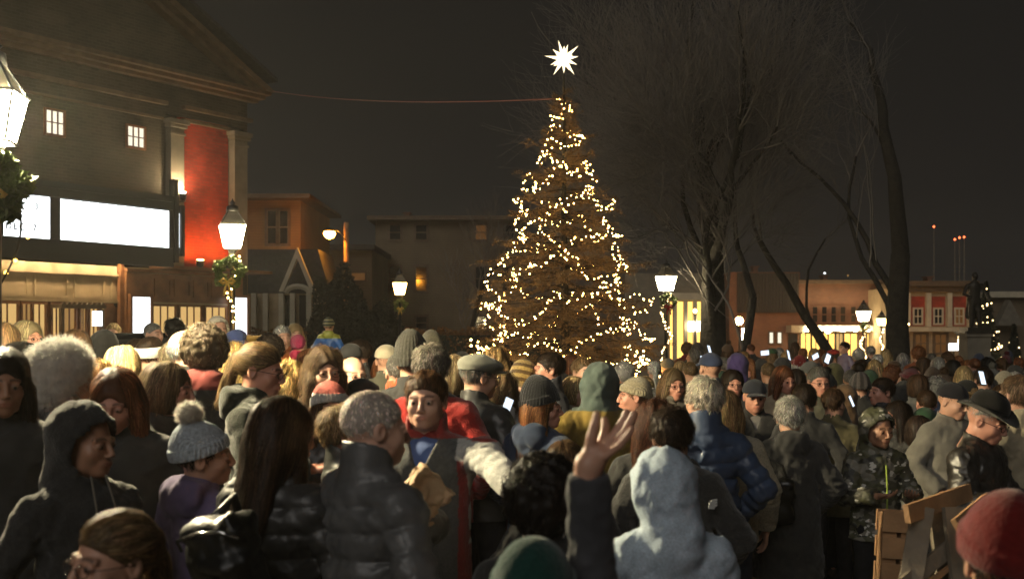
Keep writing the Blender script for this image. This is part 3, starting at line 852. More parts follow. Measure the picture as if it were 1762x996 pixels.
# ================================================================== setting materials
rng = random.Random(7)
M['ground'] = principled('paving', (.075, .068, .06), .75, noise=(1.3, 8), noise_amt=.45, bump=(14, .5), coord='Object', bump_dist=.02)
M['grassm'] = principled('turf', (.035, .045, .018), .95, noise=(5, 8), noise_amt=.5, bump=(60, 1), bump_dist=.03)
M['asphalt'] = principled('asphalt', (.045, .045, .045), .7, noise=(4, 8), bump=(90, .5))
def bricks(c1, c2, mortar, sc=1.0):
    def f(nt, vec, src):
        sp = N(nt, 'ShaderNodeSeparateXYZ'); nt.links.new(vec, sp.inputs[0])
        ad = N(nt, 'ShaderNodeMath', operation='ADD'); nt.links.new(sp.outputs[0], ad.inputs[0]); nt.links.new(sp.outputs[1], ad.inputs[1])
        cb = N(nt, 'ShaderNodeCombineXYZ'); nt.links.new(ad.outputs[0], cb.inputs[0]); nt.links.new(sp.outputs[2], cb.inputs[1])
        b = N(nt, 'ShaderNodeTexBrick'); b.inputs['Scale'].default_value = sc; b.inputs['Color1'].default_value = (*c1, 1); b.inputs['Color2'].default_value = (*c2, 1); b.inputs['Mortar'].default_value = (*mortar, 1)
        b.inputs['Brick Width'].default_value = .22; b.inputs['Row Height'].default_value = .075; b.inputs['Mortar Size'].default_value = .008
        nt.links.new(cb.outputs[0], b.inputs['Vector']); return b.outputs[0]
    return f
def boards(c, gap=.12):
    def f(nt, vec, src):
        sp = N(nt, 'ShaderNodeSeparateXYZ'); nt.links.new(vec, sp.inputs[0])
        m1 = N(nt, 'ShaderNodeMath', operation='FRACT'); d = N(nt, 'ShaderNodeMath', operation='DIVIDE'); d.inputs[1].default_value = gap
        nt.links.new(sp.outputs[2], d.inputs[0]); nt.links.new(d.outputs[0], m1.inputs[0])
        r = N(nt, 'ShaderNodeValToRGB'); r.color_ramp.elements[0].position = 0; r.color_ramp.elements[0].color = (*[x * .45 for x in c], 1)
        r.color_ramp.elements[1].position = .14; r.color_ramp.elements[1].color = (*c, 1); nt.links.new(m1.outputs[0], r.inputs[0]); return r.outputs[0]
    return f
M['brick_dark'] = principled('dark_brick', rough=.9, pattern=bricks((.066, .052, .034), (.048, .038, .025), (.075, .063, .046)), noise=(.8, 6), noise_amt=.3)
M['brick_red'] = principled('red_brick', rough=.9, pattern=bricks((.36, .036, .016), (.25, .026, .013), (.22, .05, .03)), noise=(1.2, 7), noise_amt=.4, bump=(40, .4))
M['brick_row'] = principled('rust_brick', rough=.9, pattern=bricks((.21, .085, .045), (.16, .065, .036), (.2, .14, .1)), noise=(.8, 6))
M['stone'] = principled('painted_stone', (.17, .15, .115), .8, noise=(3, 7), noise_amt=.2, bump=(30, .3))
M['wood_dark'] = principled('stained_wood', (.20, .085, .035), .5, noise=(3, 7), noise_amt=.35, bump=(40, .3))
M['panel'] = principled('tan_panelling', (.34, .25, .15), .6, noise=(2, 6), noise_amt=.2)
M['black_metal'] = principled('black_iron', (.012, .012, .012), .4, spec=.6, noise=(20, 4))
M['trim'] = principled('dull_trim', (.11, .072, .042), .7, noise=(4, 6))
M['cream'] = principled('cream_paint', (.50, .44, .32), .7, noise=(2, 6), noise_amt=.15)
M['roof'] = principled('dark_shingle', (.04, .036, .034), .9, noise=(8, 6), bump=(20, .6))
M['house'] = principled('ochre_clapboard', rough=.85, pattern=boards((.22, .12, .042)), noise=(1, 6), noise_amt=.15)
M['greyhouse'] = principled('drab_clapboard', rough=.85, pattern=boards((.14, .105, .064), .14), noise=(.7, 6), noise_amt=.2)
M['dim_glass'] = principled('dark_glass', (.015, .016, .018), .08, spec=.8)
M['bark'] = principled('bark', (.022, .019, .014), .95, noise=(6, 8), noise_amt=.4, bump=(14, 1), bump_dist=.05)
M['twig'] = principled('twig', (.15, .135, .12), .9, noise=(3, 4))
M['needle'] = principled('needle', (.15, .090, .036), .7, noise=(2.5, 5), noise_amt=.45)
M['shrub'] = principled('evergreen', (.014, .018, .009), .8, noise=(2, 5), noise_amt=.4)
M['hedge'] = principled('hedge_leaf', (.20, .10, .035), .9, noise=(3, 6), noise_amt=.5)
M['ivy'] = principled('wreath_leaf', (.10, .14, .03), .7, noise=(9, 4), noise_amt=.5)
M['rope'] = principled('red_wire', (.20, .07, .05), .6)
M['rawwood'] = principled('raw_pine', (.34, .19, .09), .8, noise=(5, 8), noise_amt=.35, bump=(50, .5))
M['greywood'] = principled('weathered_wood', (.20, .165, .12), .85, noise=(5, 8), noise_amt=.4, bump=(40, .6))
M['paper'] = principled('kraft_paper', (.62, .42, .24), .75, noise=(7, 7), noise_amt=.15, bump=(16, .7), bump_dist=.01)
M['red_fabric'] = principled('red_ribbon', (.40, .02, .015), .6)
M['gold'] = principled('gold_ribbon', (.55, .36, .06), .45, noise=(30, 3))
M['bronze'] = principled('old_bronze', (.035, .03, .022), .5, metal=.5, noise=(6, 5))
M['carpaint'] = principled('black_car_paint', (.008, .008, .009), .18, spec=.7, coat=.6)
M['carglass'] = principled('car_glass', (.05, .05, .05), .06, spec=.9)
M['tyre'] = principled('tyre', (.015, .015, .015), .9)
M['chrome'] = principled('chrome', (.5, .5, .5), .15, metal=1)
M['yellowpaint'] = principled('yellow_paint', (.62, .36, .07), .5, noise=(6, 4))
E = {
 'near': emitter('lantern_glow_near', (1, .85, .53), 2000), 'lamp': emitter('lantern_glow', (1, .84, .50), 300), 'lampt': emitter('lantern_glow_mid', (1, .82, .50), 110), 'amber': emitter('lantern_glow_amber', (1, .52, .16), 260), 'far': emitter('lantern_glow_warm', (1, .58, .17), 34), 'farw': emitter('lantern_glow_pale', (1, .80, .50), 60),
 'sod': emitter('sodium_glow', (1, .36, .03), 150), 'panel': emitter('lightbox', (.93, .98, 1), 3.2), 'panel2': emitter('display_case', (.90, .95, 1), 2.4),
 'winw': emitter('lit_room_white', (1, .93, .72), 1.15), 'winy': emitter('lit_room_yellow', (1, .62, .22), .72), 'wino': emitter('lit_room_amber', (1, .55, .18), .35), 'wind': emitter('lit_room_dim', (1, .42, .12), .10),
 'bulb': emitter('fairy_bulb', (1, .56, .15), 62), 'bulbw': emitter('fairy_bulb_white', (1, .68, .30), 12), 'star': emitter('star_glow', (1, .84, .52), 2.6), 'shop': emitter('shop_light', (1, .58, .13), 2.2),
 'down': emitter('downlight', (1, .76, .42), 1000), 'up': emitter('uplight', (1, .75, .42), 2200), 'upr': emitter('uplight_amber', (1, .36, .07), 560),
 'red': emitter('beacon_red', (1, .16, .05), 5), 'phone': emitter('phone_screen', (.75, .86, 1), 1.5), 'head': emitter('headlight', (1, .86, .6), 9), 'gold': emitter('gold_glow', (1, .62, .12), 6),
}

# ------------------------------------------------------------------ ground
def ground():
    xs = np.concatenate([np.linspace(-215, -60, 6), np.linspace(-50, 50, 41), np.linspace(60, 215, 6)]); ys = np.concatenate([np.linspace(-20, 0, 5), np.linspace(3, 60, 39), np.linspace(80, 390, 8)])
    V = [(x, y, ground_z(x, y)) for y in ys for x in xs]; n = len(xs)
    Fs = [(j * n + i, j * n + i + 1, (j + 1) * n + i + 1, (j + 1) * n + i) for j in range(len(ys) - 1) for i in range(n - 1)]
    b = MB(); b.add(V, Fs); o = b.build('ground', M['ground'], smooth=True); tag(o, kind='structure')
    # grass of the common, a sheet 4 mm up, with a road beyond it
    def sheet(x0, x1, y0, y1, m, name, z):
        xs = np.linspace(x0, x1, 12); ys = np.linspace(y0, y1, 30); V = [(x, y, ground_z(x, y) + z) for y in ys for x in xs]
        b = MB(); b.add(V, [(j * 12 + i, j * 12 + i + 1, (j + 1) * 12 + i + 1, (j + 1) * 12 + i) for j in range(29) for i in range(11)])
        tag(b.build(name, m, smooth=True), kind='structure')
    sheet(-3.4, 30, 9.5, 33, M['grassm'], 'lawn', .010)
    sheet(-60, 120, 36.5, 45, M['asphalt'], 'road', .012)
ground()

# ------------------------------------------------------------------ theatre
TH = empty('theatre', (-11, 25, 0), math.atan2(.844, .536))     # local x runs along the facade away from us, local -y is outward
tag(TH, 'tall brick theatre with gabled pediment and lit marquee sign at the left', 'theatre')
def T(name, m, mats, parent=None): return m.build(name, mats, parent or TH)
T('wall', MB().box(-19.3, 4.50, 0, 14, 3.55, 8.10).box(-19.3, -2.4, 0, 14, 0, 3.55).box(7.16, 7.3, .02, 14, 0, 8.10).box(4.501, 7.159, .0, 13.95, 7.30, 8.10), M['brick_dark'])
T('brick_bay', MB().box(4.99, 6.64, .05, 13.9, 3.45, 7.29), M['brick_red'])
T('side_wall', MB().box(4.51, 4.98, .14, 14, 3.5, 7.29).box(6.65, 7.15, .14, 14, 3.5, 7.29).box(-2.4, 7.15, 3.4, 14, 0, 3.5), M['brick_dark'])
for x0, x1 in ((4.54, 4.96), (6.68, 7.13)):
    b = MB(); b.box(x0, x1, -.16, .13, 3.5, 6.95); b.box(x0 - .06, x1 + .06, -.22, .12, 6.96, 7.04); b.box(x0 - .03, x1 + .03, -.19, .12, 6.78, 6.84); b.box(x0 - .10, x1 + .10, -.26, .12, 7.05, 7.16)
    T('pilaster', b, M['stone'])
b = MB(); b.box(-19.3, 4.48, -.14, -.003, 7.48, 7.58); b.box(5.02, 7.36, -.14, -.003, 7.48, 7.58); b.box(5.02, 6.62, -.08, .04, 7.17, 7.25); b.box(-19.3, 4.40, -.06, -.003, 7.12, 7.18)
T('string_course', b, M['trim'])
b = MB(); b.box(-19.8, 7.62, -.34, -.0, 8.12, 8.22); b.box(-19.9, 7.72, -.46, .0, 8.23, 8.33); b.box(-19.7, 7.5, -.2, .0, 8.02, 8.11)
T('cornice', b, M['trim'])
T('pediment', MB().prism([(-19.3, 8.34), (7.3, 8.34), (-6, 14.6)], -.02, 13.8), M['brick_dark'])
for s in (1, -1):
    x1 = -6 + s * 13.85; b = MB(); b.prism([(x1, 8.34), (x1 - s * .35, 8.34), (-6, 14.75), (-6, 14.98)][::s], -.50, 14.0); b.prism([(x1 - s * .45, 8.36), (x1 - s * .75, 8.36), (-6, 14.50), (-6, 14.66)][::s], -.30, -.025)
    T('raking_cornice', b, M['trim'])
T('roof', MB().prism([(7.9, 8.62), (-6, 15.1), (-19.9, 8.62), (-19.9, 8.72), (-6, 15.22), (7.9, 8.72)], -.52, 14.1), M['roof'])
def thwindow(x0, x1, z0, z1, nx, nz, em, fr=.07, y=-.05, mat=None, nm='window'):
    b = MB(); m = mat or M['wood_dark']
    b.box(x0 - fr, x0, y, y + .12, z0 - fr, z1 + fr); b.box(x1, x1 + fr, y, y + .12, z0 - fr, z1 + fr); b.box(x0, x1, y, y + .12, z1, z1 + fr); b.box(x0, x1, y - .03, y + .12, z0 - fr, z0)
    for i in range(1, nx): xx = x0 + (x1 - x0) * i / nx; b.box(xx - .015, xx + .015, y + .01, y + .035, z0, z1)
    for i in range(1, nz): zz = z0 + (z1 - z0) * i / nz; b.box(x0, x1, y + .012, y + .032, zz - .012, zz + .012)
    f = T(nm, b, m); T('pane', MB().box(x0 + .001, x1 - .001, y + .045, y + .06, z0 + .001, z1 - .001), em, f); return f
thwindow(1.10, 1.55, 6.32, 6.84, 3, 2, E['winw'], .05); thwindow(3.33, 3.82, 6.34, 6.81, 3, 2, E['winw'], .05)
# marquee canopy: sign box projecting 1.5 m
y = -1.5
b = MB(); b.box(-9, 3.30, y + .06, -.01, 3.58, 3.70); b.box(-9, 3.42, y - .02, y + .05, 3.40, 3.82); b.box(-9, 3.42, y - .02, y + .05, 4.72, 4.98)
b.box(-9, 3.30, y + .06, -.01, 4.80, 4.90); b.box(3.30, 3.42, y - .02, y + .05, 3.83, 4.71); b.box(.13, .37, y - .02, y + .05, 3.83, 4.71); b.box(-9, -.95, y - .02, y + .05, 3.83, 4.71)
b.box(-9, 3.36, y - .06, y - .025, 4.90, 5.04); b.box(-9, 3.40, y - .06, y - .025, 3.39, 3.46); b.box(3.18, 3.32, y + .07, -.02, 3.72, 4.78); b.box(3.43, 3.56, y - .05, y + .2, 3.50, 5.05); b.box(3.62, 3.74, y - .05, y + .3, 3.66, 4.85); b.box(3.45, 3.58, y, y + .16, 5.06, 5.45)
mq = T('marquee', b, M['black_metal'])
T('sign_panel', MB().box(-.949, .129, y + .0, y + .04, 3.83, 4.70), E['panel'], mq); T('sign_panel', MB().box(.371, 3.299, y + .0, y + .04, 3.84, 4.69), E['panel'], mq)
T('sign_panel', MB().box(3.565, 3.615, y + .0, y + .04, 3.86, 4.66), E['panel2'], mq)
M['letter'] = principled('sign_letters', (.02, .02, .02), .7)
for tx, x, z, s in (('DEC', -.90, 3.97, .19), ('7', -.28, 3.97, .19), ('6', -.60, 4.22, .19), ('3', -.24, 4.42, .19)):
    c = bpy.data.curves.new('sign_lettering', 'FONT'); c.body = tx; c.size = s; c.extrude = .003; c.offset = .004; c.space_character = 1.35; c.materials.append(M['letter'])
    tmp = bpy.data.objects.new('tmp', c); COL.objects.link(tmp); bpy.context.view_layer.update(); dg = bpy.context.evaluated_depsgraph_get(); me = bpy.data.meshes.new_from_object(tmp.evaluated_get(dg)); assert len(me.vertices) > 0; me.materials.clear(); me.materials.append(M['letter']); bpy.data.objects.remove(tmp); o = bpy.data.objects.new('sign_lettering', me); link(o, mq); o.location = (x, y - .006, z); o.rotation_euler = (PI / 2, 0, 0)
b = MB()
for i in range(12): b.lathe([(.025, 0), (.03, -.02)], (-.9 + i * .40, y - .04, 3.53), 8)
# soffit and downlights
T('soffit', MB().box(-9, 3.28, y + .08, -.012, 3.52, 3.575), M['panel'], mq)
for i in range(6):
    T('downlight', MB().lathe([(.026, -.012), (.03, 0)], (-.2 + i * .62, -.24, 3.515), 10), E['down'], mq)
# panelled entrance recessed under the canopy
b = MB(); b.box(-9, 7.1, .0, .12, 2.57, 3.44)
for i in range(-2, 4):
    x0 = -.2 + i * 1.02; b.box(x0, x0 + .86, -.03, -.003, 2.66, 2.72); b.box(x0, x0 + .86, -.03, -.003, 3.10, 3.16); b.box(x0, x0 + .05, -.03, -.003, 2.721, 3.099); b.box(x0 + .81, x0 + .86, -.03, -.003, 2.721, 3.099)
b.box(-9, 3.9, -.10, -.035, 3.20, 3.25); b.box(-9, 3.9, -.08, -.035, 2.57, 2.62)
T('panelling', b, M['panel'])
for q in ((3.02, 3.14, -.14, -.035, 0, 3.50), (-1.25, -1.1, -.16, -.04, 0, 3.46), (3.95, 4.02, -.06, -.003, .0, 3.31), (6.60, 6.92, -.20, -.003, 0, 3.31)): T('pier', MB().box(*q), M['wood_dark'])
T('fascia', MB().box(3.16, 6.92, -.22, -.003, 3.32, 3.39), M['wood_dark'])
# doors and side lights
for x0, x1, e in ((-.6, -.2, 'winy'), (-.06, .42, 'winy'), (.54, .76, 'wino'), (.82, 1.12, 'winy'), (1.30, 1.52, 'winy'), (1.60, 1.90, 'wino'), (2.06, 2.18, 'winy'), (2.30, 2.52, 'winy'), (2.62, 2.90, 'winy')):
    b = MB(); fr = .05
    b.box(x0 - fr, x0, -.0, .10, 0, 2.56); b.box(x1, x1 + fr, -.0, .10, 0, 2.56); b.box(x0, x1, .0, .10, 2.50, 2.56); b.box(x0, x1, .0, .1, 0, .7); b.box(x0, x1, .02, .05, 1.40, 1.43); b.box((x0 + x1) / 2 - .012, (x0 + x1) / 2 + .012, .02, .05, .7, 2.50)
    f = T('door', b, M['wood_dark']); T('pane', MB().box(x0 + .001, x1 - .001, .065, .085, .70, 2.499), E[e], f)
T('lobby_wall', MB().box(-9, 6.9, .9, 1.0, 0, 2.5).box(-9, -1.06, .01, .1, 0, 2.5).box(2.72, 3.0, .01, .1, 0, 2.5), M['wood_dark'])
b = MB(); b.box(1.15, 2.35, -.5, -.11, 2.42, 2.50)
for i in range(9): b.prism([(1.16 + i * .13, 2.501), (1.28 + i * .13, 2.501), (1.22 + i * .13, 2.56)], -.5, -.46)
b.box(1.18, 1.25, -.46, -.36, 0, 2.41); b.box(2.26, 2.33, -.46, -.36, 0, 2.41)
T('door_canopy', b, M['trim'])
o = T('notice_screen', MB().box(1.95, 2.22, -.52, -.505, 2.02, 2.36), E['panel2'])
for x0, x1, z0, z1 in ((3.26, 3.80, 1.4, 2.72), (6.46, 7.0, 1.5, 2.78)):
    b = MB(); yy = -.30; b.box(x0 - .07, x0, yy, yy + .1, z0 - .07, z1 + .07); b.box(x1, x1 + .07, yy, yy + .1, z0 - .07, z1 + .07); b.box(x0, x1, yy, yy + .1, z1, z1 + .07); b.box(x0, x1, yy, yy + .1, z0 - .07, z0)
    f = T('display_case', b, M['wood_dark']); T('pane', MB().box(x0 + .001, x1 - .001, yy + .03, yy + .06, z0 + .001, z1 - .001), E['panel2'], f)
T('shopfront_wall', MB().box(3.98, 6.59, .13, .2, 0, 2.5).box(3.16, 3.95, -.19, .0, 0, 3.3).box(4.03, 6.58, -.03, .12, 2.62, 3.31), M['wood_dark'])
for i in range(3):
    x0 = 4.12 + i * .85; thwindow(x0, x0 + .68, 1.2, 2.52, 3, 2, E['winy'], .05, y=-.02)
# uplights standing on the canopy
for x, yy, e, w in ((4.75, -.36, 'up', .05), (5.3, -.36, 'upr', .07), (6.2, -.36, 'upr', .07)):
    u = empty('uplight', (0, 0, 0), 0); u.parent = None
    Mw = TH.matrix_world if False else Matrix.Translation((-11, 25, 0)) @ Matrix.Rotation(math.atan2(.844, .536), 4, 'Z')
    u.matrix_world = Mw @ Matrix.Translation((x, yy, 3.49)); u.location = (Mw @ Vector((x, yy, 5.12 if e == 'up' else 3.49)))
    if e == 'up': MB().box(-.02, .02, 0, .19, -.03, .0).build('bracket', M['black_metal'], u)
    MB().lathe([(.07, 0), (.05, .03), (w + .03, .06), (w + .04, .20), (w + .02, .201)], (0, 0, 0), 10).build('housing', M['black_metal'], u)
    MB().lathe([(w, 0), (w, .012)], (0, 0, .203), 10).build('lens', E[e], u)
    tag(u, {4.75: 'small black uplight at the foot of the pale pilaster', 5.3: 'amber uplight under the left of the red brick bay', 6.2: 'amber uplight under the right of the red brick bay'}[x], 'uplight', 'uplights washing the theatre wall')
b = MB()
for i in range(4):
    x0 = 4.12 + i * .62; b.box(x0, x0 + .52, -.055, -.033, 2.76, 2.80); b.box(x0, x0 + .52, -.055, -.033, 3.16, 3.20); b.box(x0, x0 + .04, -.055, -.033, 2.801, 3.159); b.box(x0 + .48, x0 + .52, -.055, -.033, 2.801, 3.159)
T('wall_panelling', b, M['wood_dark'])
T('ledge', MB().box(3.80, 7.2, -1.0, -.225, 3.40, 3.47), M['wood_dark'])

# ------------------------------------------------------------------ garden leaves: little random quads through a volume
def leaf_cloud(fn, n, size, seed, mat, name, parent=None, elong=2.2):
    rs = np.random.RandomState(seed); P = fn(rs, n); n = len(P)
    a = rs.normal(size=(n, 3)); a /= np.linalg.norm(a, axis=1, keepdims=True); b = np.cross(a, rs.normal(size=(n, 3))); b /= np.linalg.norm(b, axis=1, keepdims=True)
    s = (size * (.6 + .8 * rs.rand(n)))[:, None]
    V = np.stack([P - a * s * elong * .5, P + b * s * .5, P + a * s * elong * .5, P - b * s * .5], 1).reshape(-1, 3)
    Q = (np.arange(n) * 4)[:, None] + np.arange(4)
    me = mesh_np(name, V, Q, mat, smooth=False); o = bpy.data.objects.new(name, me); return link(o, parent)

# ------------------------------------------------------------------ lanterns
def bulb_positions(path, n, rs, jit=.03): 
    out = []
    L = [(path[i + 1] - path[i]).length for i in range(len(path) - 1)]; tot = sum(L)
    for k in range(n):
        s = tot * (k + .5) / n; i = 0
        while s > L[i] and i < len(L) - 1: s -= L[i]; i += 1
        p = path[i].lerp(path[i + 1], s / L[i]); out.append(p + Vector((rs.gauss(0, jit), rs.gauss(0, jit), rs.gauss(0, jit))))
    return out
def ico(r):
    import bmesh
    bm = bmesh.new(); bmesh.ops.create_icosphere(bm, subdivisions=1, radius=r); me = bpy.data.meshes.new('bulb'); bm.to_mesh(me); bm.free()
    me.polygons.foreach_set('use_smooth', [True] * len(me.polygons)); return me
def string_lights(name_label, path, n, r, em, cable_r=.006, jit=.02, seed=1, group=None, maxparts=100, key_front=True, loc=None, cat='string lights'):
    """a cable with bulbs; bulbs past 100 become one part"""
    rs = random.Random(seed); o0 = Vector(loc) if loc else path[0].copy(); root = empty('string_lights', o0)
    MB().tube([p - o0 for p in path], cable_r, 3, cap=False).build('cable', M['black_metal'], root)
    me = ico(r); me.materials.append(em); ps = bulb_positions(path, n, rs, jit); ps.sort(key=lambda p: (p - Vector((0, 0, CZ))).length)
    for p in ps[:maxparts]:
        b = bpy.data.objects.new('bulb', me); link(b, root); b.location = p - o0; b.scale = [.8 + .45 * rs.random()] * 3
    rest = ps[maxparts:]
    if rest:
        v0 = np.array([v.co[:] for v in me.vertices]); f0 = [tuple(p.vertices) for p in me.polygons]; mb = MB()
        for p in rest: k = .8 + .45 * rs.random(); mb.add([Vector(v) * k + p - o0 for v in v0], f0)
        tag(mb.build('bulbs', em, root, smooth=True), kind='stuff')
    return tag(root, name_label, cat, group)

def lantern(px, py, d, glass_h, em, label, wreath=None, light_n=0, gseed=1, rz=.3, lights_label=None, post_r=.05, bow=False, globe=False, wreath_label=None):
    c = at(px, py, d); gz = ground_z(c.x, d); H = c.z - gz
    root = tag(empty('street_lamp', (c.x, d, gz), rz), label, 'street lamp', 'lantern lamp posts around the square')
    g = glass_h; z0 = H - g / 2; z1 = H + g / 2
    MB().lathe([(.16, 0), (.16, .12), (.11, .2), (.10, .55), (post_r * 1.3, .62), (post_r, .8), (post_r * .8, z0 - .16), (post_r * 1.3, z0 - .14), (post_r * .7, z0 - .1), (.10 * g / .42, z0 - .03), (.11 * g / .42, z0 - .005)], (0, 0, 0), 14).build('post', M['black_metal'], root, smooth=True)
    if globe:
        MB().lathe([(.02, z0), (g * .3, z0 + g * .08), (g * .48, z0 + g * .35), (g * .5, z0 + g * .55), (g * .38, z0 + g * .85), (.03, z1)], (0, 0, 0), 14).build('globe', em, root, smooth=True)
        return root
    w0 = g * .33; w1 = g * .52; n = 4; k = math.sqrt(2)
    MB().lathe([(w0 * k, z0), (w1 * k, z1)], (0, 0, 0), 4).build('glass', em, root)
    b = MB()
    for i in range(4):
        a = PI / 4 + i * PI / 2; b.tube([((w0 * k + .008) * math.cos(a), (w0 * k + .008) * math.sin(a), z0), ((w1 * k + .012) * math.cos(a), (w1 * k + .012) * math.sin(a), z1), (w1 * .42 * math.cos(a) * k, w1 * .42 * math.sin(a) * k, z1 + g * .62)], .008, 5)
    for w, z in ((w0 + .012, z0), (w1 + .014, z1)):
        b.tube([(w, w, z), (-w, w, z), (-w, -w, z), (w, -w, z), (w, w, z)], .010, 5)
    b.build('frame', M['black_metal'], root)
    b = MB(); b.lathe([((w1 - .01) * k, z1 + .012), (w1 * .55 * k, z1 + g * .45), (w1 * .45 * k, z1 + g * .6)], (0, 0, 0), 4).build('hood', M['stone'], root)
    b = MB(); b.lathe([(w1 * .55, z1 + g * .6), (w1 * .5, z1 + g * .85), (.03, z1 + g * .92), (.05, z1 + g * 1.0), (.015, z1 + g * 1.12), (.004, z1 + g * 1.2)], (0, 0, 0), 12).build('finial', M['black_metal'], root, smooth=True)
    return root

def make_wreath(loc, R, label, rs_seed=1, bow='red', garland=None, tube_r=.09, n=1500):
    root = tag(empty('wreath', loc), label, 'wreath', 'greenery hung on the lamp posts')
    def fn(rs, n):
        a = rs.rand(n) * 2 * PI; r = tube_r * np.sqrt(rs.rand(n)) * (.8 + .35 * np.sin(a * 5 + 1)); b = rs.rand(n) * 2 * PI
        return np.stack([(R + r * np.cos(b)) * np.cos(a), r * np.sin(b), (R + r * np.cos(b)) * np.sin(a)], 1)
    leaf_cloud(fn, n, .022, rs_seed, M['ivy'], 'greenery', root, 2.6)
    col = {'red': M['red_fabric'], 'gold': M['gold']}[bow]
    b = MB()
    for s in (-1, 1):
        b.tube([(0, -.1, -R), (s * .07, -.13, -R + .05), (s * .12, -.12, -R + .01), (s * .07, -.11, -R - .03), (0, -.1, -R)], [.012, .03, .032, .028, .012], 6)
        b.tube([(0, -.1, -R), (s * .04, -.12, -R - .12), (s * .06, -.11, -R - .24)], [.012, .022, .018], 5)
    b.build('bow', col, root, smooth=True).scale = [R / .17 * .9] * 3
    return root

# near lantern at the left edge, the one by the theatre, and the rest
lantern(-13, 203, 5.8, .240, E['near'], 'nearest lantern lamp post, glaring at the left edge above the fur hat', rz=.12)
c = at(-4, 322, 5.6); make_wreath(c, .095, 'large leafy wreath hung under the glaring lantern at the left edge', 3, 'gold', tube_r=.072, n=3400)
lantern(400, 407, 18, .345, E['lamp'], 'lantern lamp post in front of the red brick bay of the theatre', rz=.35)
c = at(394, 468, 17.8); make_wreath(c, .17, 'wreath with gold bow on the lantern in front of the theatre', 5, 'gold', tube_r=.10, n=2400)
lantern(688, 497, 34, .36, E['far'], 'amber lantern lamp post in front of the drab three storey building', rz=.2)
c = at(689, 525, 33.8); make_wreath(c, .14, 'faint wreath under the amber lantern before the drab building', 6, 'gold', n=700)
lantern(1146, 488, 30, .37, E['lampt'], 'lantern lamp post just right of the big lit spruce', rz=.5)
c = at(1150, 519, 29.8); make_wreath(c, .16, 'wreath under the lantern just right of the spruce', 7, 'red', n=900)
lantern(1486, 544, 42, .36, E['farw'], 'lantern lamp post with light garland left of the dark leaning trunk', rz=.3)
c = at(1488, 563, 41.8); make_wreath(c, .13, 'pale bow and wreath under the lantern left of the dark tree trunk', 8, 'gold', n=500)
lantern(1517, 554, 54, .33, E['far'], 'small lantern lamp post nearest to the left of the thick dark trunk', rz=.3)
lantern(1556, 562, 60, .33, E['amber'], 'small lantern lamp post right of the thick dark trunk', rz=.3)
lantern(1272, 552, 66, .45, E['amber'], 'round globe lamp on a post right of the big bare tree', globe=True)
lantern(1425, 568, 67, .36, E['amber'], 'small globe lamp in front of the glowing shop awning', globe=True)
lantern(1196, 535, 57, .20, E['far'], 'distant globe lamp in front of the yellow lit recess', globe=True)

def post_garland(px, y0, y1, d, n, r, em, label, amp=.07, seed=1):
    a = at(px, y0, d); b = at(px, y1, d); path = []
    for i in range(41):
        t = i / 40; w = t * (a.z - b.z) * 5.5; path.append(Vector((a.x + amp * math.cos(w), d + amp * math.sin(w), a.z + (b.z - a.z) * t)))
    string_lights(label, path, n, r, em, seed=seed, group='light garlands wound round the lamp posts')
post_garland(1146, 502, 640, 29.9, 40, .020, E['bulbw'], 'string of lights wound down the lantern post right of the spruce', .12, 3)
post_garland(1486, 566, 630, 41.9, 30, .028, E['bulbw'], 'thick light garland down the lantern post left of the leaning trunk', .10, 4)
post_garland(1518, 566, 612, 53.9, 18, .034, E['bulbw'], 'light garland on the small lantern post nearest the thick trunk', .08, 5)
post_garland(1556, 574, 620, 59.9, 24, .036, E['bulbw'], 'light garland on the small lantern post right of the thick trunk', .08, 6)
post_garland(1652, 570, 600, 60, 14, .04, E['bulbw'], 'short light garland beside the stone pedestal', .08, 7)
post_garland(402, 440, 605, 17.9, 26, .018, E['bulb'], 'string of tiny bulbs down the lantern post before the theatre', .07, 8)
post_garland(2, 360, 640, 5.75, 9, .010, E['gold'], 'few amber bulbs on the near lamp post at the left edge', .09, 9)

